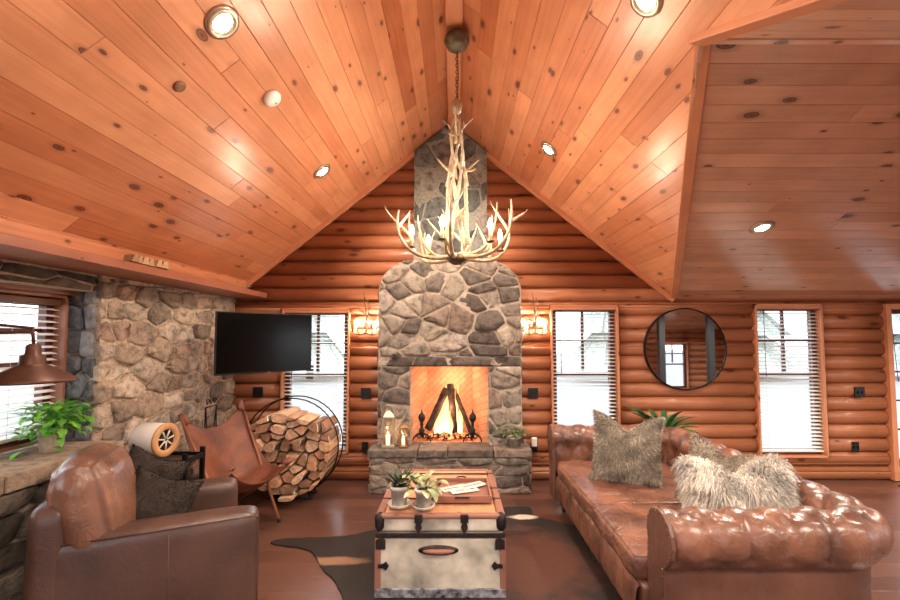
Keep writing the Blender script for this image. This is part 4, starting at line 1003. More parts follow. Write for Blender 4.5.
r = ramp(N, [(.3, (.75,)*3), (.7, (1.15,)*3)]); L.new(n3.outputs[0], r.inputs[0]); L.new(mixc(N, L, 1, c, r.outputs[0], 'MULTIPLY'), B.inputs['Base Color']); B.inputs['Roughness'].default_value = .65
bump(N, L, B, n3.outputs[0], .5, .004)
ol = [(-1.45, 3.45), (-1.40, 3.50), (-1.231, 3.53), (-1.0, 3.54), (-.84, 3.565), (-.644, 3.68), (-.3, 3.86), (.1, 4.02), (.45, 4.14), (.70, 4.17), (.735, 4.08), (.70, 3.97), (.85, 3.85), (1.1, 3.72), (1.35, 3.6), (1.45, 3.2), (1.3, 2.8), (1.1, 2.5), (1.0, 2.1), (.5, 2.0), (.0, 2.15), (-.35, 2.1), (-.55, 2.45), (-.66, 2.7), (-.80, 2.95), (-.93, 3.09), (-.99, 3.22), (-1.08, 3.32), (-1.179, 3.375), (-1.36, 3.41)]
o2 = chaikin(ol, .25); o2 = [(x+rp.uniform(-.006, .006), y+rp.uniform(-.006, .006)) for x, y in subdiv_poly(o2, .04)]
mb = MB(); mb.prism(o2, .001, .0105); tag(mb.build('cowhide_rug', HIDE), 'dark brown cowhide rug with a reddish back under the trunk', 'rug')
# entry mat by the glass door
mb = MB(); mb.box((5.35, 4.45, .007), (1.1, .6, .012)); tag(mb.build('door_mat', plain('dark_mat', (84, 76, 72), .95, 0, 60, .4, .6), bevel=.003), 'dark flat mat on the floor before the glass door', 'mat')
# ---- round rack of firewood
RC = Vector((-1.63, 4.38, .52)); RR = .475
t = thing('firewood_rack', 'round black metal hoop rack holding split firewood', 'firewood rack', (RC.x, RC.y, 0))
for y in (-.02, .15):
    mb = MB(); mb.tube([(RR*math.cos(a), y, RC.z+RR*math.sin(a)) for a in [i*2*PI/64 for i in range(65)]], .007, 7, cap=False); mb.build('hoop', BLACK, t)
for a in (-2.2, -.94, -1.57): mb = MB(); mb.tube([(RR*math.cos(a), -.02, RC.z+RR*math.sin(a)), (RR*math.cos(a), .15, RC.z+RR*math.sin(a))], .008, 6); mb.build('cross_bar', BLACK, t)
for y in (-.02, .15): mb = MB(); mb.tube([(-.22, y, .012), (.22, y, .012)], .011, 6); mb.tube([(-.20, y, .012), (RR*math.cos(-1.95), y, RC.z+RR*math.sin(-1.95))], .008, 6); mb.tube([(.20, y, .012), (RR*math.cos(-1.19), y, RC.z+RR*math.sin(-1.19))], .008, 6); mb.build('foot', BLACK, t)
rl_ = random.Random(31)
LOGBARK = plain('firewood_bark', (124, 106, 90), .95, 0, 22, .45, .9); LOGCUT, N, L, B = newmat('firewood_cut')
at = nd(N, 'ShaderNodeAttribute', attribute_name='col'); tc = nd(N, 'ShaderNodeTexCoord'); n = nd(N, 'ShaderNodeTexNoise'); n.inputs['Scale'].default_value = 30; n.inputs['Detail'].default_value = 6
mp = nd(N, 'ShaderNodeMapping'); mp.inputs['Scale'].default_value = (1, .12, 1); L.new(tc.outputs['Object'], mp.inputs[0]); L.new(mp.outputs[0], n.inputs[0])
r = ramp(N, [(.3, (.62, .56, .5)), (.6, (1.08, 1.05, 1))]); L.new(n.outputs[0], r.inputs[0]); L.new(mixc(N, L, 1, at.outputs['Color'], r.outputs[0], 'MULTIPLY'), B.inputs['Base Color']); B.inputs['Roughness'].default_value = .9
bump(N, L, B, n.outputs[0], .5, .01)
reg = [(.455*math.cos(a), .455*math.sin(a)) for a in [i*2*PI/40 for i in range(40)]]
reg = clip_half(clip_half(reg, .25, 1, .36), -.5, 1, .42)
LOGS = []
for cell in voronoi(reg, .115, .098, rl_, .008, .5):
    c = chaikin(cell, rl_.choice((.05, .12, .25))); ccx, ccz = sum(p[0] for p in c)/len(c), sum(p[1] for p in c)/len(c)
    if abs(area(c)) < .0018: continue
    y0 = -.20+rl_.uniform(-.10, .07)-(.03 if ccz > .1 else 0); Ln = rl_.uniform(.36, .42)
    if ccx < -.30 : y0 += .04
    mb = MB(); n_ = len(c); vs = []
    tx = rl_.uniform(-.25, .25); sc0 = .985
    for yy, s_ in ((y0, .93), (y0+.008, sc0), (y0+Ln*.5, 1.0), (y0+Ln-.01, .99), (y0+Ln, .95)):
        for j, p in enumerate(c): vs.append((ccx+(p[0]-ccx)*s_, yy+((p[0]-ccx)*tx if yy < y0+.01 else 0), ccz+(p[1]-ccz)*s_))
    col = lin(rl_.choice([(212, 172, 138), (196, 152, 120), (178, 142, 116), (206, 172, 144), (158, 120, 96), (220, 186, 156)]))
    for q in range(4):
        for j in range(n_):
            mb_bark = (j*7//n_) % 7 in (0, 1, 2)
            mb.f.append((q*n_+j, q*n_+(j+1) % n_, (q+1)*n_+(j+1) % n_, (q+1)*n_+j)); mb.c.append(col if not mb_bark else (1, 1, 1)); mb.sm.append(False); mb.mi.append(1 if mb_bark and q > 0 else 0)
    mb.f.append(tuple(range(n_))); mb.c.append(col); mb.sm.append(False); mb.mi.append(0); mb.f.append(tuple(range(4*n_, 5*n_))); mb.c.append(col); mb.sm.append(False); mb.mi.append(0)
    mb.v = vs; mb.uv = [(p[0], p[2]) for p in vs]
    LOGS.append((ccx, ccz, tag(mb.build('split_log', [LOGCUT, LOGBARK], loc=(RC.x, RC.y, RC.z)), None, 'firewood', 'split firewood in the round rack')))
rows = {}
for x_, z_, o in LOGS: rows.setdefault(int((z_+.46)/.098), []).append((x_, o))
for k_, row in rows.items():
    for j_, (x_, o) in enumerate(sorted(row, key=lambda q: q[0])): o['label'] = 'split firewood log in the %s row above the floor, %s from the television side' % (ORD[k_], ORD[j_])
# ---- butterfly chair
def leather(name, a, b, rough=.36, scale=5, coat=.2, wr=.5, ws=22, wd=.006):
    m, N, L, B = newmat(name); tc = nd(N, 'ShaderNodeTexCoord'); n = nd(N, 'ShaderNodeTexNoise'); n.inputs['Scale'].default_value = scale; n.inputs['Detail'].default_value = 7; L.new(tc.outputs['Object'], n.inputs[0])
    r = ramp(N, [(.32, lin(b)), (.66, lin(a))]); L.new(n.outputs[0], r.inputs[0]); L.new(r.outputs[0], B.inputs['Base Color'])
    n2 = nd(N, 'ShaderNodeTexNoise'); n2.inputs['Scale'].default_value = ws; n2.inputs['Detail'].default_value = 9; n2.inputs['Distortion'].default_value = 1.2; L.new(tc.outputs['Object'], n2.inputs[0])
    r2 = ramp(N, [(.3, (rough+.15,)*3), (.7, (rough-.08,)*3)]); L.new(n2.outputs[0], r2.inputs[0]); L.new(r2.outputs[0], B.inputs['Roughness'])
    B.inputs['Coat Weight'].default_value = coat; B.inputs['Coat Roughness'].default_value = .25
    bump(N, L, B, n2.outputs[0], wr, wd); return m
TANL = leather('tan_leather', (134, 74, 48), (92, 48, 32), .5, 6, .0, .8)
CW = wood('chair_rod_wood', (150, 98, 70), (108, 62, 42), knot=.05, rough=.4)
t = thing('butterfly_chair', 'tan leather butterfly chair with crossed wooden rods beside the firewood', 'armchair', (-1.85, 3.75, 0))
BL, BR, FL, FR = [Vector(p)-Vector((-1.85, 3.75, 0)) for p in ((-2.28, 3.62, .96), (-2.05, 4.18, 1.0), (-1.70, 3.33, .60), (-1.43, 3.88, .53))]
def sling(u, v):
    e0 = BL.lerp(FL, v); e1 = BR.lerp(FR, v)                    # straight lines between the wing tips
    sag = .30*math.sin(PI*v)**.8; e0 = e0-Vector((0, 0, sag*.9)); e1 = e1-Vector((0, 0, sag*.9))
    p = e0.lerp(e1, u); w_ = math.sin(PI*u)
    zc = (.80-.80*v*1.5+.0 if v < .35 else 0)
    kz = [(.0, .80), (.25, .62), (.5, .38), (.7, .31), (.85, .34), (1, .42)]
    for (a, za), (b, zb) in zip(kz, kz[1:]):
        if a <= v <= b: zc = za+(zb-za)*(v-a)/(b-a)
    mm = min(1, (w_**.75)*1.0); z = p.z*(1-mm)+zc*mm
    back = (FL-BL+FR-BR)/2; back.z = 0; push = -.10*math.sin(PI*v)*w_*(1 if v < .6 else .4)
    p = Vector((p.x, p.y, z))+back.normalized()*push
    return p
mb = MB(); mb.grid(sling, 24, 28); mb.build('sling', TANL, t, thick=.007, sub=1)
for tip, s_ in ((BL, 0), (BR, 1), (FL, 0), (FR, 1)):            # stitched pockets over the rod ends
    mid = Vector((0, 0, .45)); d = (mid-tip); d.normalize(); mb = MB(); sd = d.orthogonal().normalized(); 
    mb.tube([tip-d*.012, tip+d*.02, tip+d*.07, tip+d*.10], [.012, .024, .030, .02], 10, flat=.3); mb.build('corner_pocket', TANL, t)
feet = [(-1.54, 3.86), (-1.95, 3.46), (-2.12, 4.08), (-2.2, 3.70)]
for a, b in ((BR, (-1.53, 3.85)), (BL, (-1.66, 3.38)), (FR, (-2.10, 4.16)), (FL, (-2.16, 3.60))):
    f_ = Vector((b[0]+1.85, b[1]-3.75, .012)); mb = MB(); mb.tube([a+Vector((0, 0, -.01)), f_], [.010, .014], 8); mb.build('leg', CW, t)
    mb = MB(); mb.lathe([(.016, 0), (.017, .02), (.012, .03)], 10, (f_.x, f_.y, 0)); mb.build('foot_cap', BLACKP, t)
# ---- furniture helper
def rounded(name, c, d, mat, parent, M=None, r=.04, puff=0, n=10, wr=0):
    """upholstered block: box grid puffed outward with rounded edges and soft wrinkles"""
    hx, hy, hz = d[0]/2, d[1]/2, d[2]/2; vs = []; idx = {}; fs = []; mb = MB()
    def key(i, j, k):
        if (i, j, k) in idx: return idx[(i, j, k)]
        u, v, w_ = 2*i/n-1, 2*j/n-1, 2*k/n-1
        p = Vector((u*hx, v*hy, w_*hz))
        q = Vector((max(-hx+r, min(hx-r, p.x)), max(-hy+r, min(hy-r, p.y)), max(-hz+r, min(hz-r, p.z)))); dd = p-q
        if dd.length > 1e-9: p = q+dd.normalized()*r
        nn = Vector((u**5, v**5, w_**5)); nn = nn.normalized() if nn.length > 1e-6 else nn
        pu = puff*(1-min(1, abs(u))**2 if abs(u) < 1 else 1)**.5*(1-v*v if abs(v) < 1 else 1)**.5*(1-w_*w_ if abs(w_) < 1 else 1)**.5
        p = p+nn*pu
        if wr: p = p+nn*wr*noise.noise(Vector((c[0], c[1], c[2]))*3+p*7)
        p = p+Vector(c); idx[(i, j, k)] = len(vs); vs.append(M @ p if M else p); return idx[(i, j, k)]
    for i in range(n):
        for j in range(n):
            for s_ in (0, n):
                fs.append((key(i, j, s_), key(i+1, j, s_), key(i+1, j+1, s_), key(i, j+1, s_)))
                fs.append((key(i, s_, j), key(i+1, s_, j), key(i+1, s_, j+1), key(i, s_, j+1)))
                fs.append((key(s_, i, j), key(s_, i+1, j), key(s_, i+1, j+1), key(s_, i, j+1)))
    mb.add(vs, fs, None, (1, 1, 1), True); return mb.build(name, mat, parent, sub=1)
def strip(parent, pts, r, mat, name='piping'):
    mb = MB(); mb.tube(pts, r, 6); return mb.build(name, mat, parent)
# ---- brown leather armchair; local x = the way it faces, local y = away from the camera
BRL = leather('chocolate_leather', (92, 64, 54), (66, 45, 38), .38, 3, .25, .35)
t = thing('leather_armchair', 'smooth dark brown leather armchair turned toward the fireplace', 'armchair', (-1.09, 2.45, 0), math.radians(24))
DA, WA = 1.0, .84       # origin = front corner of the near arm, chair extends to -x and +y
rounded('arm', (-DA/2, .11, .36), (DA, .20, .54), BRL, t, r=.045, puff=.008, n=12)
rounded('arm', (-DA/2-.07, WA-.11, .36), (DA-.14, .20, .54), BRL, t, r=.05, puff=.008, n=12)
rounded('frame', (-DA/2-.02, WA/2, .21), (DA-.08, WA-.42+.0, .22), BRL, t, r=.02)
rounded('backrest', (-DA+.08, WA/2, .45), (.16, WA-.02, .70), BRL, t, r=.05, puff=.01, n=12)
rounded('seat_cushion', (-DA/2+.06, WA/2, .39), (DA-.26, WA-.43, .17), BRL, t, r=.05, puff=.03, n=12, wr=.01)
MBC = Matrix.Translation((-DA+.20, WA/2-.12, .72)) @ Matrix.Rotation(-.22, 4, 'Y')
rounded('back_cushion', (0, 0, 0), (.22, WA-.34, .50), leather('tan_brown_leather', (142, 98, 76), (98, 66, 52), .34, 3, .35, .8), t, MBC, r=.10, puff=.05, n=16, wr=.010)
for x in (-.12, -DA+.08):
    for y in (.08, WA-.08): mb = MB(); mb.lathe([(0, 0), (.018, 0), (.026, .10), (0, .10)], 12, (x, y, 0)); mb.build('leg', BLACK, t)
strip(t, [(-DA+.04, -.0+.02, .615), (-DA*.5, .005, .622), (-.04, .02, .618), (-.002, .04, .60), (.003, .04, .30), (.0, .04, .1)], .005, BRL)
strip(t, [(-DA*.42, .004, .59), (-DA*.42, .002, .35), (-DA*.42, .006, .1)], .003, BRL, 'seam')
# ---- fur pillows
def furmat(name, tip):
    return tinted(name, .8, 30, .25, 0)
def cushion(name, label, loc, rot, w_, h, d, base, tips, nst, L, M0=None, seed=1, group=None, droop=.4, corner=.22, chop=.06):
    """square cushion standing in its local x-z plane; fur strands grow from every face"""
    rc = random.Random(seed); M = Matrix.Rotation(rot[2], 4, 'Z') @ Matrix.Rotation(rot[1], 4, 'Y') @ Matrix.Rotation(rot[0], 4, 'X')
    t = thing(name, label, 'pillow', loc, 0, group); n = 18; vs = []
    def surf(u, v, s_):
        e = (1-abs(u)**2.6)*(1-abs(v)**2.6); pin = 1-.10*(1-abs(u)**2)*abs(v)**3
        x = u*w_/2*(1-corner*.5*(1-abs(v)**3)+0); z = v*h/2*(1-corner*.5*(1-abs(u)**3))
        return Vector((x, s_*(d/2)*max(0, e)**.55+.012*noise.noise(Vector((u*2, v*2, seed))), z+ (-chop*h*math.exp(-(u*2.4)**2) if v > .1 else 0)*((v-.1)/.9)))
    mb = MB()
    for s_ in (-1, 1): mb.grid(lambda a, b: surf(2*a-1, 2*b-1, s_), n, n, col=lin(base), M=M)
    mb.build('cover', tinted(name+'_cloth', .9, 20, .2, .3), t, weld=.0008)
    mb = MB()
    for i in range(nst):
        flow = (0, 0)
        u, v = rc.uniform(-1, 1), rc.uniform(-1, 1); s_ = rc.choice((-1, 1))
        if rc.random() < .18: 
            if rc.random() < .5: u = rc.choice((-1, 1))*rc.uniform(.93, 1)
            else: v = rc.choice((-1, 1))*rc.uniform(.93, 1)
        p = surf(u, v, s_); e = .02; flow = (1.2*noise.noise(Vector((u*1.5, v*1.5, seed+9))), -.5+1.2*noise.noise(Vector((u*1.5, v*1.5, seed+4)))); nn = (surf(min(1, u+e), v, s_)-surf(max(-1, u-e), v, s_)).cross(surf(u, min(1, v+e), s_)-surf(u, max(-1, v-e), s_))
        nn = nn.normalized() if nn.length > 1e-9 else Vector((0, s_, 0))
        if nn.y*s_ < 0: nn = -nn
        out = (nn+Vector((u*.8*abs(u), 0, v*.8*abs(v)))+Vector((rc.gauss(0, .35)+flow[0], rc.gauss(0, .35), rc.gauss(0, .35)+flow[1]))).normalized()
        p, out = M @ p, M.to_3x3() @ out; l = L*rc.uniform(.6, 1.25); sd = out.cross(Vector((rc.gauss(0, 1), rc.gauss(0, 1), rc.gauss(0, 1)))).normalized()*(.0011+L*.010)
        q = p+out*l*.6+Vector((0, 0, -droop*l*.15)); r_ = p+out*l*.85+Vector((0, 0, -droop*l*.6))
        c = lin(rc.choice(tips)); kf = .78+.75*max(-.4, min(.5, noise.noise(Vector((u*2.2+seed, v*3.2, seed))))); c = tuple(min(1, q_*kf) for q_ in c); mb.add([p-sd, p+sd, q+sd*.8, q-sd*.8, r_], [(0, 1, 2, 3), (3, 2, 4)], None, c, False)  # broad noise in strand colour: fur variation plus painted-in fold shading
    mb.build('fur', furmat(name+'_fur', 0), t, recalc=False)
    return t
DKF = [(24, 18, 15), (34, 26, 22), (19, 14, 12), (46, 36, 30)]
cushion('fur_pillow', 'dark brown plush pillow nearer the fireplace on the smooth armchair', (-1.90, 2.74, .71), (-.30, .5, .9), .38, .36, .15, (60, 47, 40), DKF, 9000, .012, seed=3)
cushion('fur_pillow', 'dark brown plush pillow leaning in front of the other on the smooth armchair', (-1.74, 2.60, .64), (-.6, .42, .6), .38, .34, .15, (56, 44, 37), DKF, 9000, .012, seed=4)
GRF = [(176, 164, 148), (150, 136, 120), (196, 184, 168), (128, 114, 100), (206, 196, 182)]
cushion('fur_pillow', 'grey beige fur pillow standing at the far end of the leather sofa', (1.36, 3.44, .735), (-.22, .05, -.38), .52, .54, .19, (150, 138, 122), GRF, 20000, .03, seed=5, chop=.22)
WHF = [(244, 238, 228), (232, 222, 210), (250, 246, 240), (212, 200, 186)]
cushion('fur_pillow', 'grey fur pillow half hidden behind the white shaggy one on the sofa', (1.74, 2.86, .70), (-.4, .15, -.9), .46, .44, .16, (168, 154, 138), GRF, 14000, .03, seed=6, chop=.15)
cushion('fur_pillow', 'white shaggy long haired pillow against the tufted sofa arm', (1.66, 2.56, .675), (-.5, -.08, -.3), .50, .42, .17, (224, 214, 202), WHF, 26000, .10, seed=7, droop=.8, chop=.25)
# ---- chesterfield sofa
CHL = leather('vintage_chestnut_leather', (136, 91, 71), (80, 50, 39), .32, 5, .3, 1.0)
CHC = leather('creased_chestnut_leather', (136, 90, 70), (84, 52, 41), .32, 5, .3, 1.0, 8, .03)
CHD = leather('vintage_chestnut_panel', (116, 78, 64), (82, 52, 42), .42, 3, .2, .3)
SX_, SXB = .98, 2.05     # seat front, inner line of the back
t = thing('chesterfield_sofa', 'tufted brown leather chesterfield sofa with rolled arms and fur pillows', 'sofa', (1.5, 3.2, 0))
O = Vector((1.5, 3.2, 0))
YN, YFAR = 2.20, 4.16   # centre lines of the rolled arms
RC_ = .16               # corner radius of the path
path = []               # points (x, y, nx, ny) : n = outward
def seg(a, b, n_, nrm):
    for i in range(n_): path.append((a[0]+(b[0]-a[0])*i/n_, a[1]+(b[1]-a[1])*i/n_, *nrm))
seg((1.02, YN), (SXB-RC_, YN), 40, (0, -1))
for i in range(16): a = -PI/2+PI/2*i/16; path.append((SXB-RC_+RC_*math.cos(a), YN+RC_+RC_*math.sin(a), math.cos(a), math.sin(a)))
seg((SXB, YN+RC_), (SXB, YFAR-RC_), 80, (1, 0))
for i in range(16): a = PI/2*i/16; path.append((SXB-RC_+RC_*math.cos(a), YFAR-RC_+RC_*math.sin(a), math.cos(a), math.sin(a)))
seg((SXB-RC_, YFAR), (.94, YFAR), 44, (0, 1)); path.append((.94, YFAR, 0, 1))
S_ = [0]
for a, b in zip(path, path[1:]): S_.append(S_[-1]+math.hypot(b[0]-a[0], b[1]-a[1]))
# profile: (outward, z) from seat up inside, over the roll, down outside
prof = [(-.10, .36), (-.10, .44), (-.095, .52), (-.085, .60)]
for i in range(15): a = PI-(i/14)*(PI+.9); prof.append((.035+.135*math.cos(a), .64+.135*math.sin(a)))
prof += [(.085, .50), (.08, .40), (.08, .28), (.08, .16), (.08, .10)]
T_ = [0]
for a, b in zip(prof, prof[1:]): T_.append(T_[-1]+math.hypot(b[0]-a[0], b[1]-a[1]))
def fine(pr, T, n):
    out = []; tot = T[-1]
    for i in range(n+1):
        q = tot*i/n; k = max(j for j in range(len(T)) if T[j] <= q+1e-9); k = min(k, len(T)-2); f = (q-T[k])/(T[k+1]-T[k]); out.append((pr[k][0]+(pr[k+1][0]-pr[k][0])*f, pr[k][1]+(pr[k+1][1]-pr[k][1])*f, q))
    return out
fp_ = fine(prof, T_, 70); TT = T_[-1]; tR = T_[18]        # end of the roll
mb = MB(); vs = []; fs = []; PS, PT = .185, .16
for i, (x, y, nx, ny) in enumerate(path):
    s_ = S_[i]
    for j, (o_, z, q) in enumerate(fp_):
        a = s_/PS+q/(2*PT); b = s_/PS-q/(2*PT)
        d = (abs(math.sin(PI*a))*abs(math.sin(PI*b)))**.32
        if q > T_[11]:      # outer side of the roll: plain pleats
            f = min(1, (q-T_[11])/.06); d = d*(1-f)+f*abs(math.sin(PI*s_/PS*1.0+PI*.5*0))**.35
        fall = 1 if q < tR-.02 else max(0, 1-(q-tR+.02)/.02)
        amp = .038*fall
        # local normal of the profile
        p0, p1 = fp_[max(0, j-1)], fp_[min(len(fp_)-1, j+1)]; tx, tz = p1[0]-p0[0], p1[1]-p0[1]; l = math.hypot(tx, tz) or 1; no, nz = -tz/l, tx/l
        wr = .004*noise.noise(Vector((s_*9, q*14, 3)))
        dd = amp*(d-1)+wr*fall
        oo = o_+no*dd; zz = z+nz*dd
        tp = 1
        vs.append((x+nx*oo-O.x, y+ny*oo-O.y, zz))
m_ = len(fp_)
for i in range(len(path)-1):
    for j in range(m_-1): fs.append((i*m_+j, i*m_+j+1, (i+1)*m_+j+1, (i+1)*m_+j))
mid = [k for k, (o_, z, q) in enumerate(fp_) if q <= tR+.03][-1]
f1 = [f for f in fs if (f[0] % m_) < mid]; f2 = [f for f in fs if (f[0] % m_) >= mid]
def sub_build(name, F, mat):
    used = sorted({i for f in F for i in f}); mp_ = {v: k for k, v in enumerate(used)}; q = MB(); q.add([vs[i] for i in used], [tuple(mp_[i] for i in f) for f in F], None, (1, 1, 1), True); return q.build(name, mat, t)
sub_build('tufted_roll', f1, CHL); sub_build('outer_panel', f2, CHD)
# buttons in the tuft valleys (inside and top of roll)
mb = MB(); smax = S_[-1]; cnt = 0
for a in range(0, int(smax/PS*2)+2):
    for b in range(-2, int(smax/PS*2)+2):
        s_ = (a+b)*PS/2; q = (a-b)*PT
        if not (0.02 < s_ < smax-.02 and .03 < q < T_[11]): continue
        i = min(range(len(S_)), key=lambda k: abs(S_[k]-s_)); j = min(range(m_), key=lambda k: abs(fp_[k][2]-q)); p = vs[i*m_+j]
        mb = MB(); mb.lathe([(0, -.006), (.009, -.004), (.011, 0), (.008, .005), (0, .007)], 8, p); mb.build('button', CHD, t); cnt += 1
# scrolled arm fronts with nailheads
NAIL = plain('brass_nail', (150, 120, 84), .35, .8)
for (x, y, ny, nm) in ((1.02, YN, -1, 'n'), (.94, YFAR, 1, 'f')):
    pl_ = [(o_, z) for o_, z, q in fp_[::3]]+[(.08, .10), (-.10, .10)]
    M = Matrix(((0, 0, -1, x-O.x+.004), (ny, 0, 0, y-O.y), (0, 1, 0, 0), (0, 0, 0, 1)))
    mb = MB(); mb.prism(pl_, 0, .022, M); mb.build('arm_front', CHD, t, bevel=.006)
    mb = MB(); ins = []
    cx0, cz0 = .02, .5
    for o_, z, q in fp_[4::2]: 
        dx, dz = o_-(.035 if z > .55 else (.0)), z-(.635 if z > .55 else z); l = math.hypot(dx, dz) or 1; ins.append((o_-dx/l*.014, z-dz/l*.014))
    for o_, z in ins: mb.lathe([(.0045, 0), (.003, .003), (0, .004)], 6, M=M @ Matrix.Translation((o_, z, .022)))
    mb.build('nailhead_trim', NAIL, t)
# base rail, seat cushions, feet, back of base
rounded('base_rail', (SX_+.03-O.x, (YN+YFAR)/2-O.y, .24), (.10, YFAR-YN-.16, .22), CHD, t, r=.03, n=10)
q = MB()
def railf(u, v):
    y = YN+.10+(YFAR-YN-.2)*u; z = .13+.20*v; s_ = y/.125; dd = (abs(math.sin(PI*s_))**.3)*(abs(math.sin(PI*min(1, v+.02)))**.3)
    return (SX_-.018-.022*dd-O.x, y-O.y, z)
q.grid(railf, 150, 12); q.build('tufted_rail', CHL, t)
rounded('deck', ((SX_+SXB)/2-O.x, (YN+YFAR)/2-O.y, .25), (SXB-SX_-.14, YFAR-YN-.20, .20), CHD, t, r=.02)
ym = 3.02
rounded('seat_cushion', ((SX_+SXB-.10)/2-.02-O.x, (YN+.11+ym)/2-O.y, .405), (SXB-SX_-.08, ym-YN-.125, .13), CHC, t, r=.032, puff=.02, n=24, wr=.014)
rounded('seat_cushion', ((SX_+SXB-.10)/2-.02-O.x, (YFAR-.11+ym)/2-O.y, .405), (SXB-SX_-.08, YFAR-ym-.125, .13), CHC, t, r=.032, puff=.02, n=24, wr=.014)
for x in (SX_+.04, SXB-.0):
    for y in (YN+.02, YFAR-.08, (YN+YFAR)/2):
        mb = MB(); mb.lathe([(0, .0), (.02, 0), (.022, .03), (.014, .036), (.034, .06), (.038, .08), (.03, .12), (0, .135)], 14, (x-O.x, y-O.y, 0)); mb.build('foot', plain('dark_foot', (50, 34, 28), .4), t)
# ---- side table with the drum, armchair side
t = thing('side_table', 'black iron side table behind the smooth leather armchair', 'side table', (-2.13, 3.22, 0)); tw, td, th_ = .46, .24, .74
mb = MB()
for sy_ in (-1, 1): mb = MB(); mb.box((0, sy_*(td/2-.01), th_-.018), (tw, .02, .036)); mb.build('top_rail', BLACK, t, bevel=.002)
for sx_ in (-1, 1): mb = MB(); mb.box((sx_*(tw/2-.01), 0, th_-.018), (.02, td-.04, .036)); mb.build('top_rail', BLACK, t, bevel=.002)
mb = MB(); mb.box((0, 0, th_-.03), (tw-.04, td-.04, .012)); mb.build('top', plain('smoked_top', (70, 52, 44), .3), t)
mb = MB()
for i in range(5): mb.tube([(-tw/2+.03, -td/2+.03+i*.04, .40), (tw/2-.03, -td/2+.03+i*.04, .40)], .005, 5)
mb.build('lower_rack', plain('bronze_rod', (132, 100, 84), .4, .7), t)
for sx_ in (-1, 1):
    for sy_ in (-1, 1): mb = MB(); mb.box((sx_*(tw/2-.016), sy_*(td/2-.012), th_/2+.02), (.032, .024, th_+.04)); mb.build('leg', BLACK, t, bevel=.002)
t = thing('round_drum_lamp', 'white drum with a round tan wooden face on the iron side table', 'drum', (-2.20, 3.20, th_+.123), 0)
MD = Matrix.Rotation(math.radians(-9), 4, 'Z') @ Matrix.Rotation(PI/2, 4, 'Y')
mb = MB(); mb.lathe([(0, -.10), (.112, -.10), (.118, -.09), (.118, .085), (.112, .088), (0, .088)], 40, M=MD); mb.build('body', plain('white_drum', (216, 208, 200), .6), t)
mb = MB(); mb.lathe([(.108, .086), (.12, .088), (.122, .10), (.116, .108), (.078, .108), (.074, .10), (.074, .09)], 40, M=MD); mb.build('wooden_face', wood('drum_face', (204, 156, 108), (170, 120, 80), knot=.05, rough=.5), t)
mb = MB(); mb.lathe([(.075, .092), (0, .094)], 24, M=MD); mb.build('recess', BLACKP, t)
mb = MB()
for i in range(7): a = i*2*PI/7; mb.tube([(.012*math.cos(a), .012*math.sin(a), .098), (.07*math.cos(a), .07*math.sin(a), .098)], .006, 5, M=MD)
mb.build('spokes', plain('pale_spokes', (226, 216, 200), .5), t)
# wrought iron scroll piece on the ledge
mb = MB(); M = Matrix.Translation((-2.36, 4.22, .93))
for k_ in (-1, 0, 1): mb.tube([(0, k_*.06+(.03-.002*i)*math.cos(i*.55), .055+(.034-.002*i)*math.sin(i*.55)) for i in range(13)], .005, 5, M=M)
mb.tube([(0, -.10, .008), (0, .10, .008)], .006, 5, M=M)
for y_ in (-.09, .09):
    for x_ in (-.06, .06): mb.tube([(x_, y_*1.2, -.93), (x_*.4, y_*.8, -.5), (0, y_, .008)], .006, 5, M=M)
mb.tube([(0, -.09, -.35), (0, .09, -.35)], .005, 5, M=M)
tag(mb.build('fire_tool_stand', BLACK), 'black wrought iron stand with scrolled top behind the butterfly chair', 'stand')
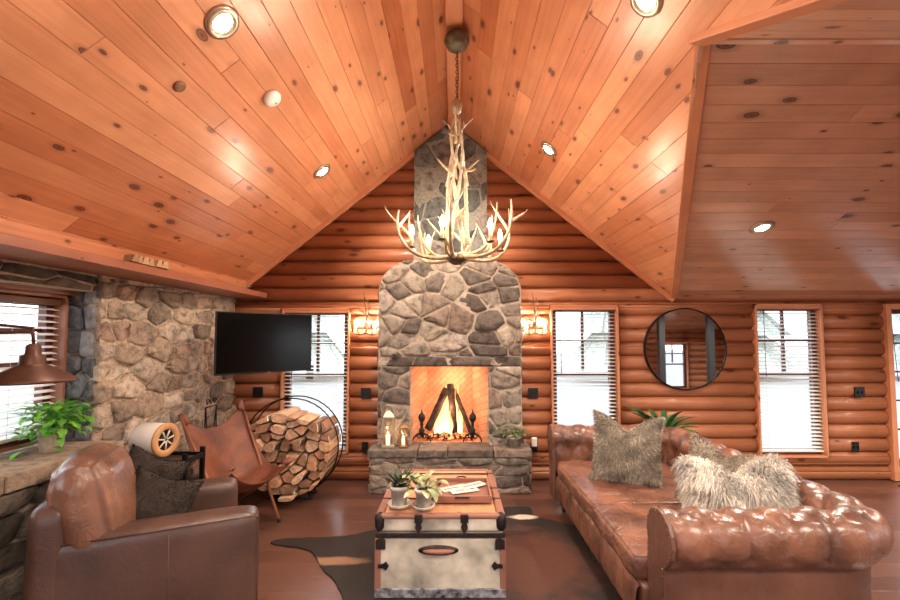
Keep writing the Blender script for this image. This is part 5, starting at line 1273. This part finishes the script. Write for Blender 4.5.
# ---- arm lamp at the window
COP = plain('aged_copper', (84, 56, 46), .42, .7, 10, .3, .1)
t = thing('arm_lamp', 'aged copper shade lamp on thin arms before the side window', 'lamp', (-1.58, 1.62, 0))
hz = 1.45
mb = MB(); pr = [(.17, 0), (.155, .012), (.10, .05), (.055, .072), (.048, .078), (.046, .115), (.03, .12), (.026, .16), (.012, .168)]; pr += [(.010, .160), (.022, .155), (.026, .115), (.042, .112), (.044, .076), (.05, .068), (.095, .045), (.15, .008), (.164, -.002)]
pr = [(r_*.80, z_*.85) for r_, z_ in pr]; mb.lathe(pr, 40, (0, 0, hz)); mb.build('lamp_shade', COP, t)
mb = MB(); mb.lathe([(.02, .06), (.03, .03), (.028, .0), (.0, -.015)], 16, (0, 0, hz+.05)); mb.build('bulb', emis('warm_bulb', (255, 214, 160), 3), t)
mb = MB(); mb.tube([(0, 0, hz+.14), (-.005, 0, hz+.20), (-.30, -.10, hz+.235), (-.62, -.20, hz+.22)], .006, 7); mb.build('arm', COP, t)
mb = MB(); mb.tube([(0, 0, hz+.14), (-.01, 0, hz+.185), (-.30, -.10, hz+.175), (-.62, -.20, hz+.16)], .006, 7); mb.build('arm', COP, t)
mb = MB(); mb.tube([(-.62, -.20, hz+.26), (-.62, -.20, 0)], .011, 8); mb.build('pole', COP, t)
mb = MB(); mb.lathe([(0, 0), (.05, 0), (.05, .015), (.012, .02), (0, .02)], 22, (-.62, -.20, 0)); mb.build('base', COP, t)
# ---- trees outside
TR = leafmat('conifer_needles', (150, 164, 150), (214, 220, 218), .9); TB = plain('trunk_bark', (90, 80, 72), .9)
rt = random.Random(77)
for (x, y, h, r0, lb_) in ((6.2, 17, 12, 1.9, 'seen through the window between chimney and mirror'), (12.5, 19, 12, 2.4, 'seen through the window beyond the mirror'), (19.5, 18, 12, 2.2, 'seen through the glass door'), (-6.0, 18, 12, 2.0, 'behind the window beside the television'), (-13, 9, 8, 1.8, 'beyond the stone framed side window')):
    t = thing('conifer_tree', 'tall conifer outside, %s' % lb_, 'tree', (x, y, -.2), 0, 'conifers outside the windows')
    mb = MB()
    for k in range(9):
        z0 = h*(.1+.1*k); r = r0*(1-.1*k); n = 36; q_ = [rt.uniform(.6, 1.05) for _ in range(n)]
        vs_ = [(r*q_[i]*math.cos(2*PI*i/n+k), r*(1 if i % 2 else .7)*math.sin(2*PI*i/n+k), z0-r*.25) for i in range(n)]+[(0, 0, z0+h*.13), (0, 0, z0)]
        mb.add(vs_, [(i, (i+1) % n, n) for i in range(n)]+[((i+1) % n, i, n+1) for i in range(n)])
    mb.build('crown', TR, t); mb = MB(); mb.tube([(0, 0, 0), (0, 0, h*.9)], [.16, .03], 8); mb.build('trunk', TB, t)
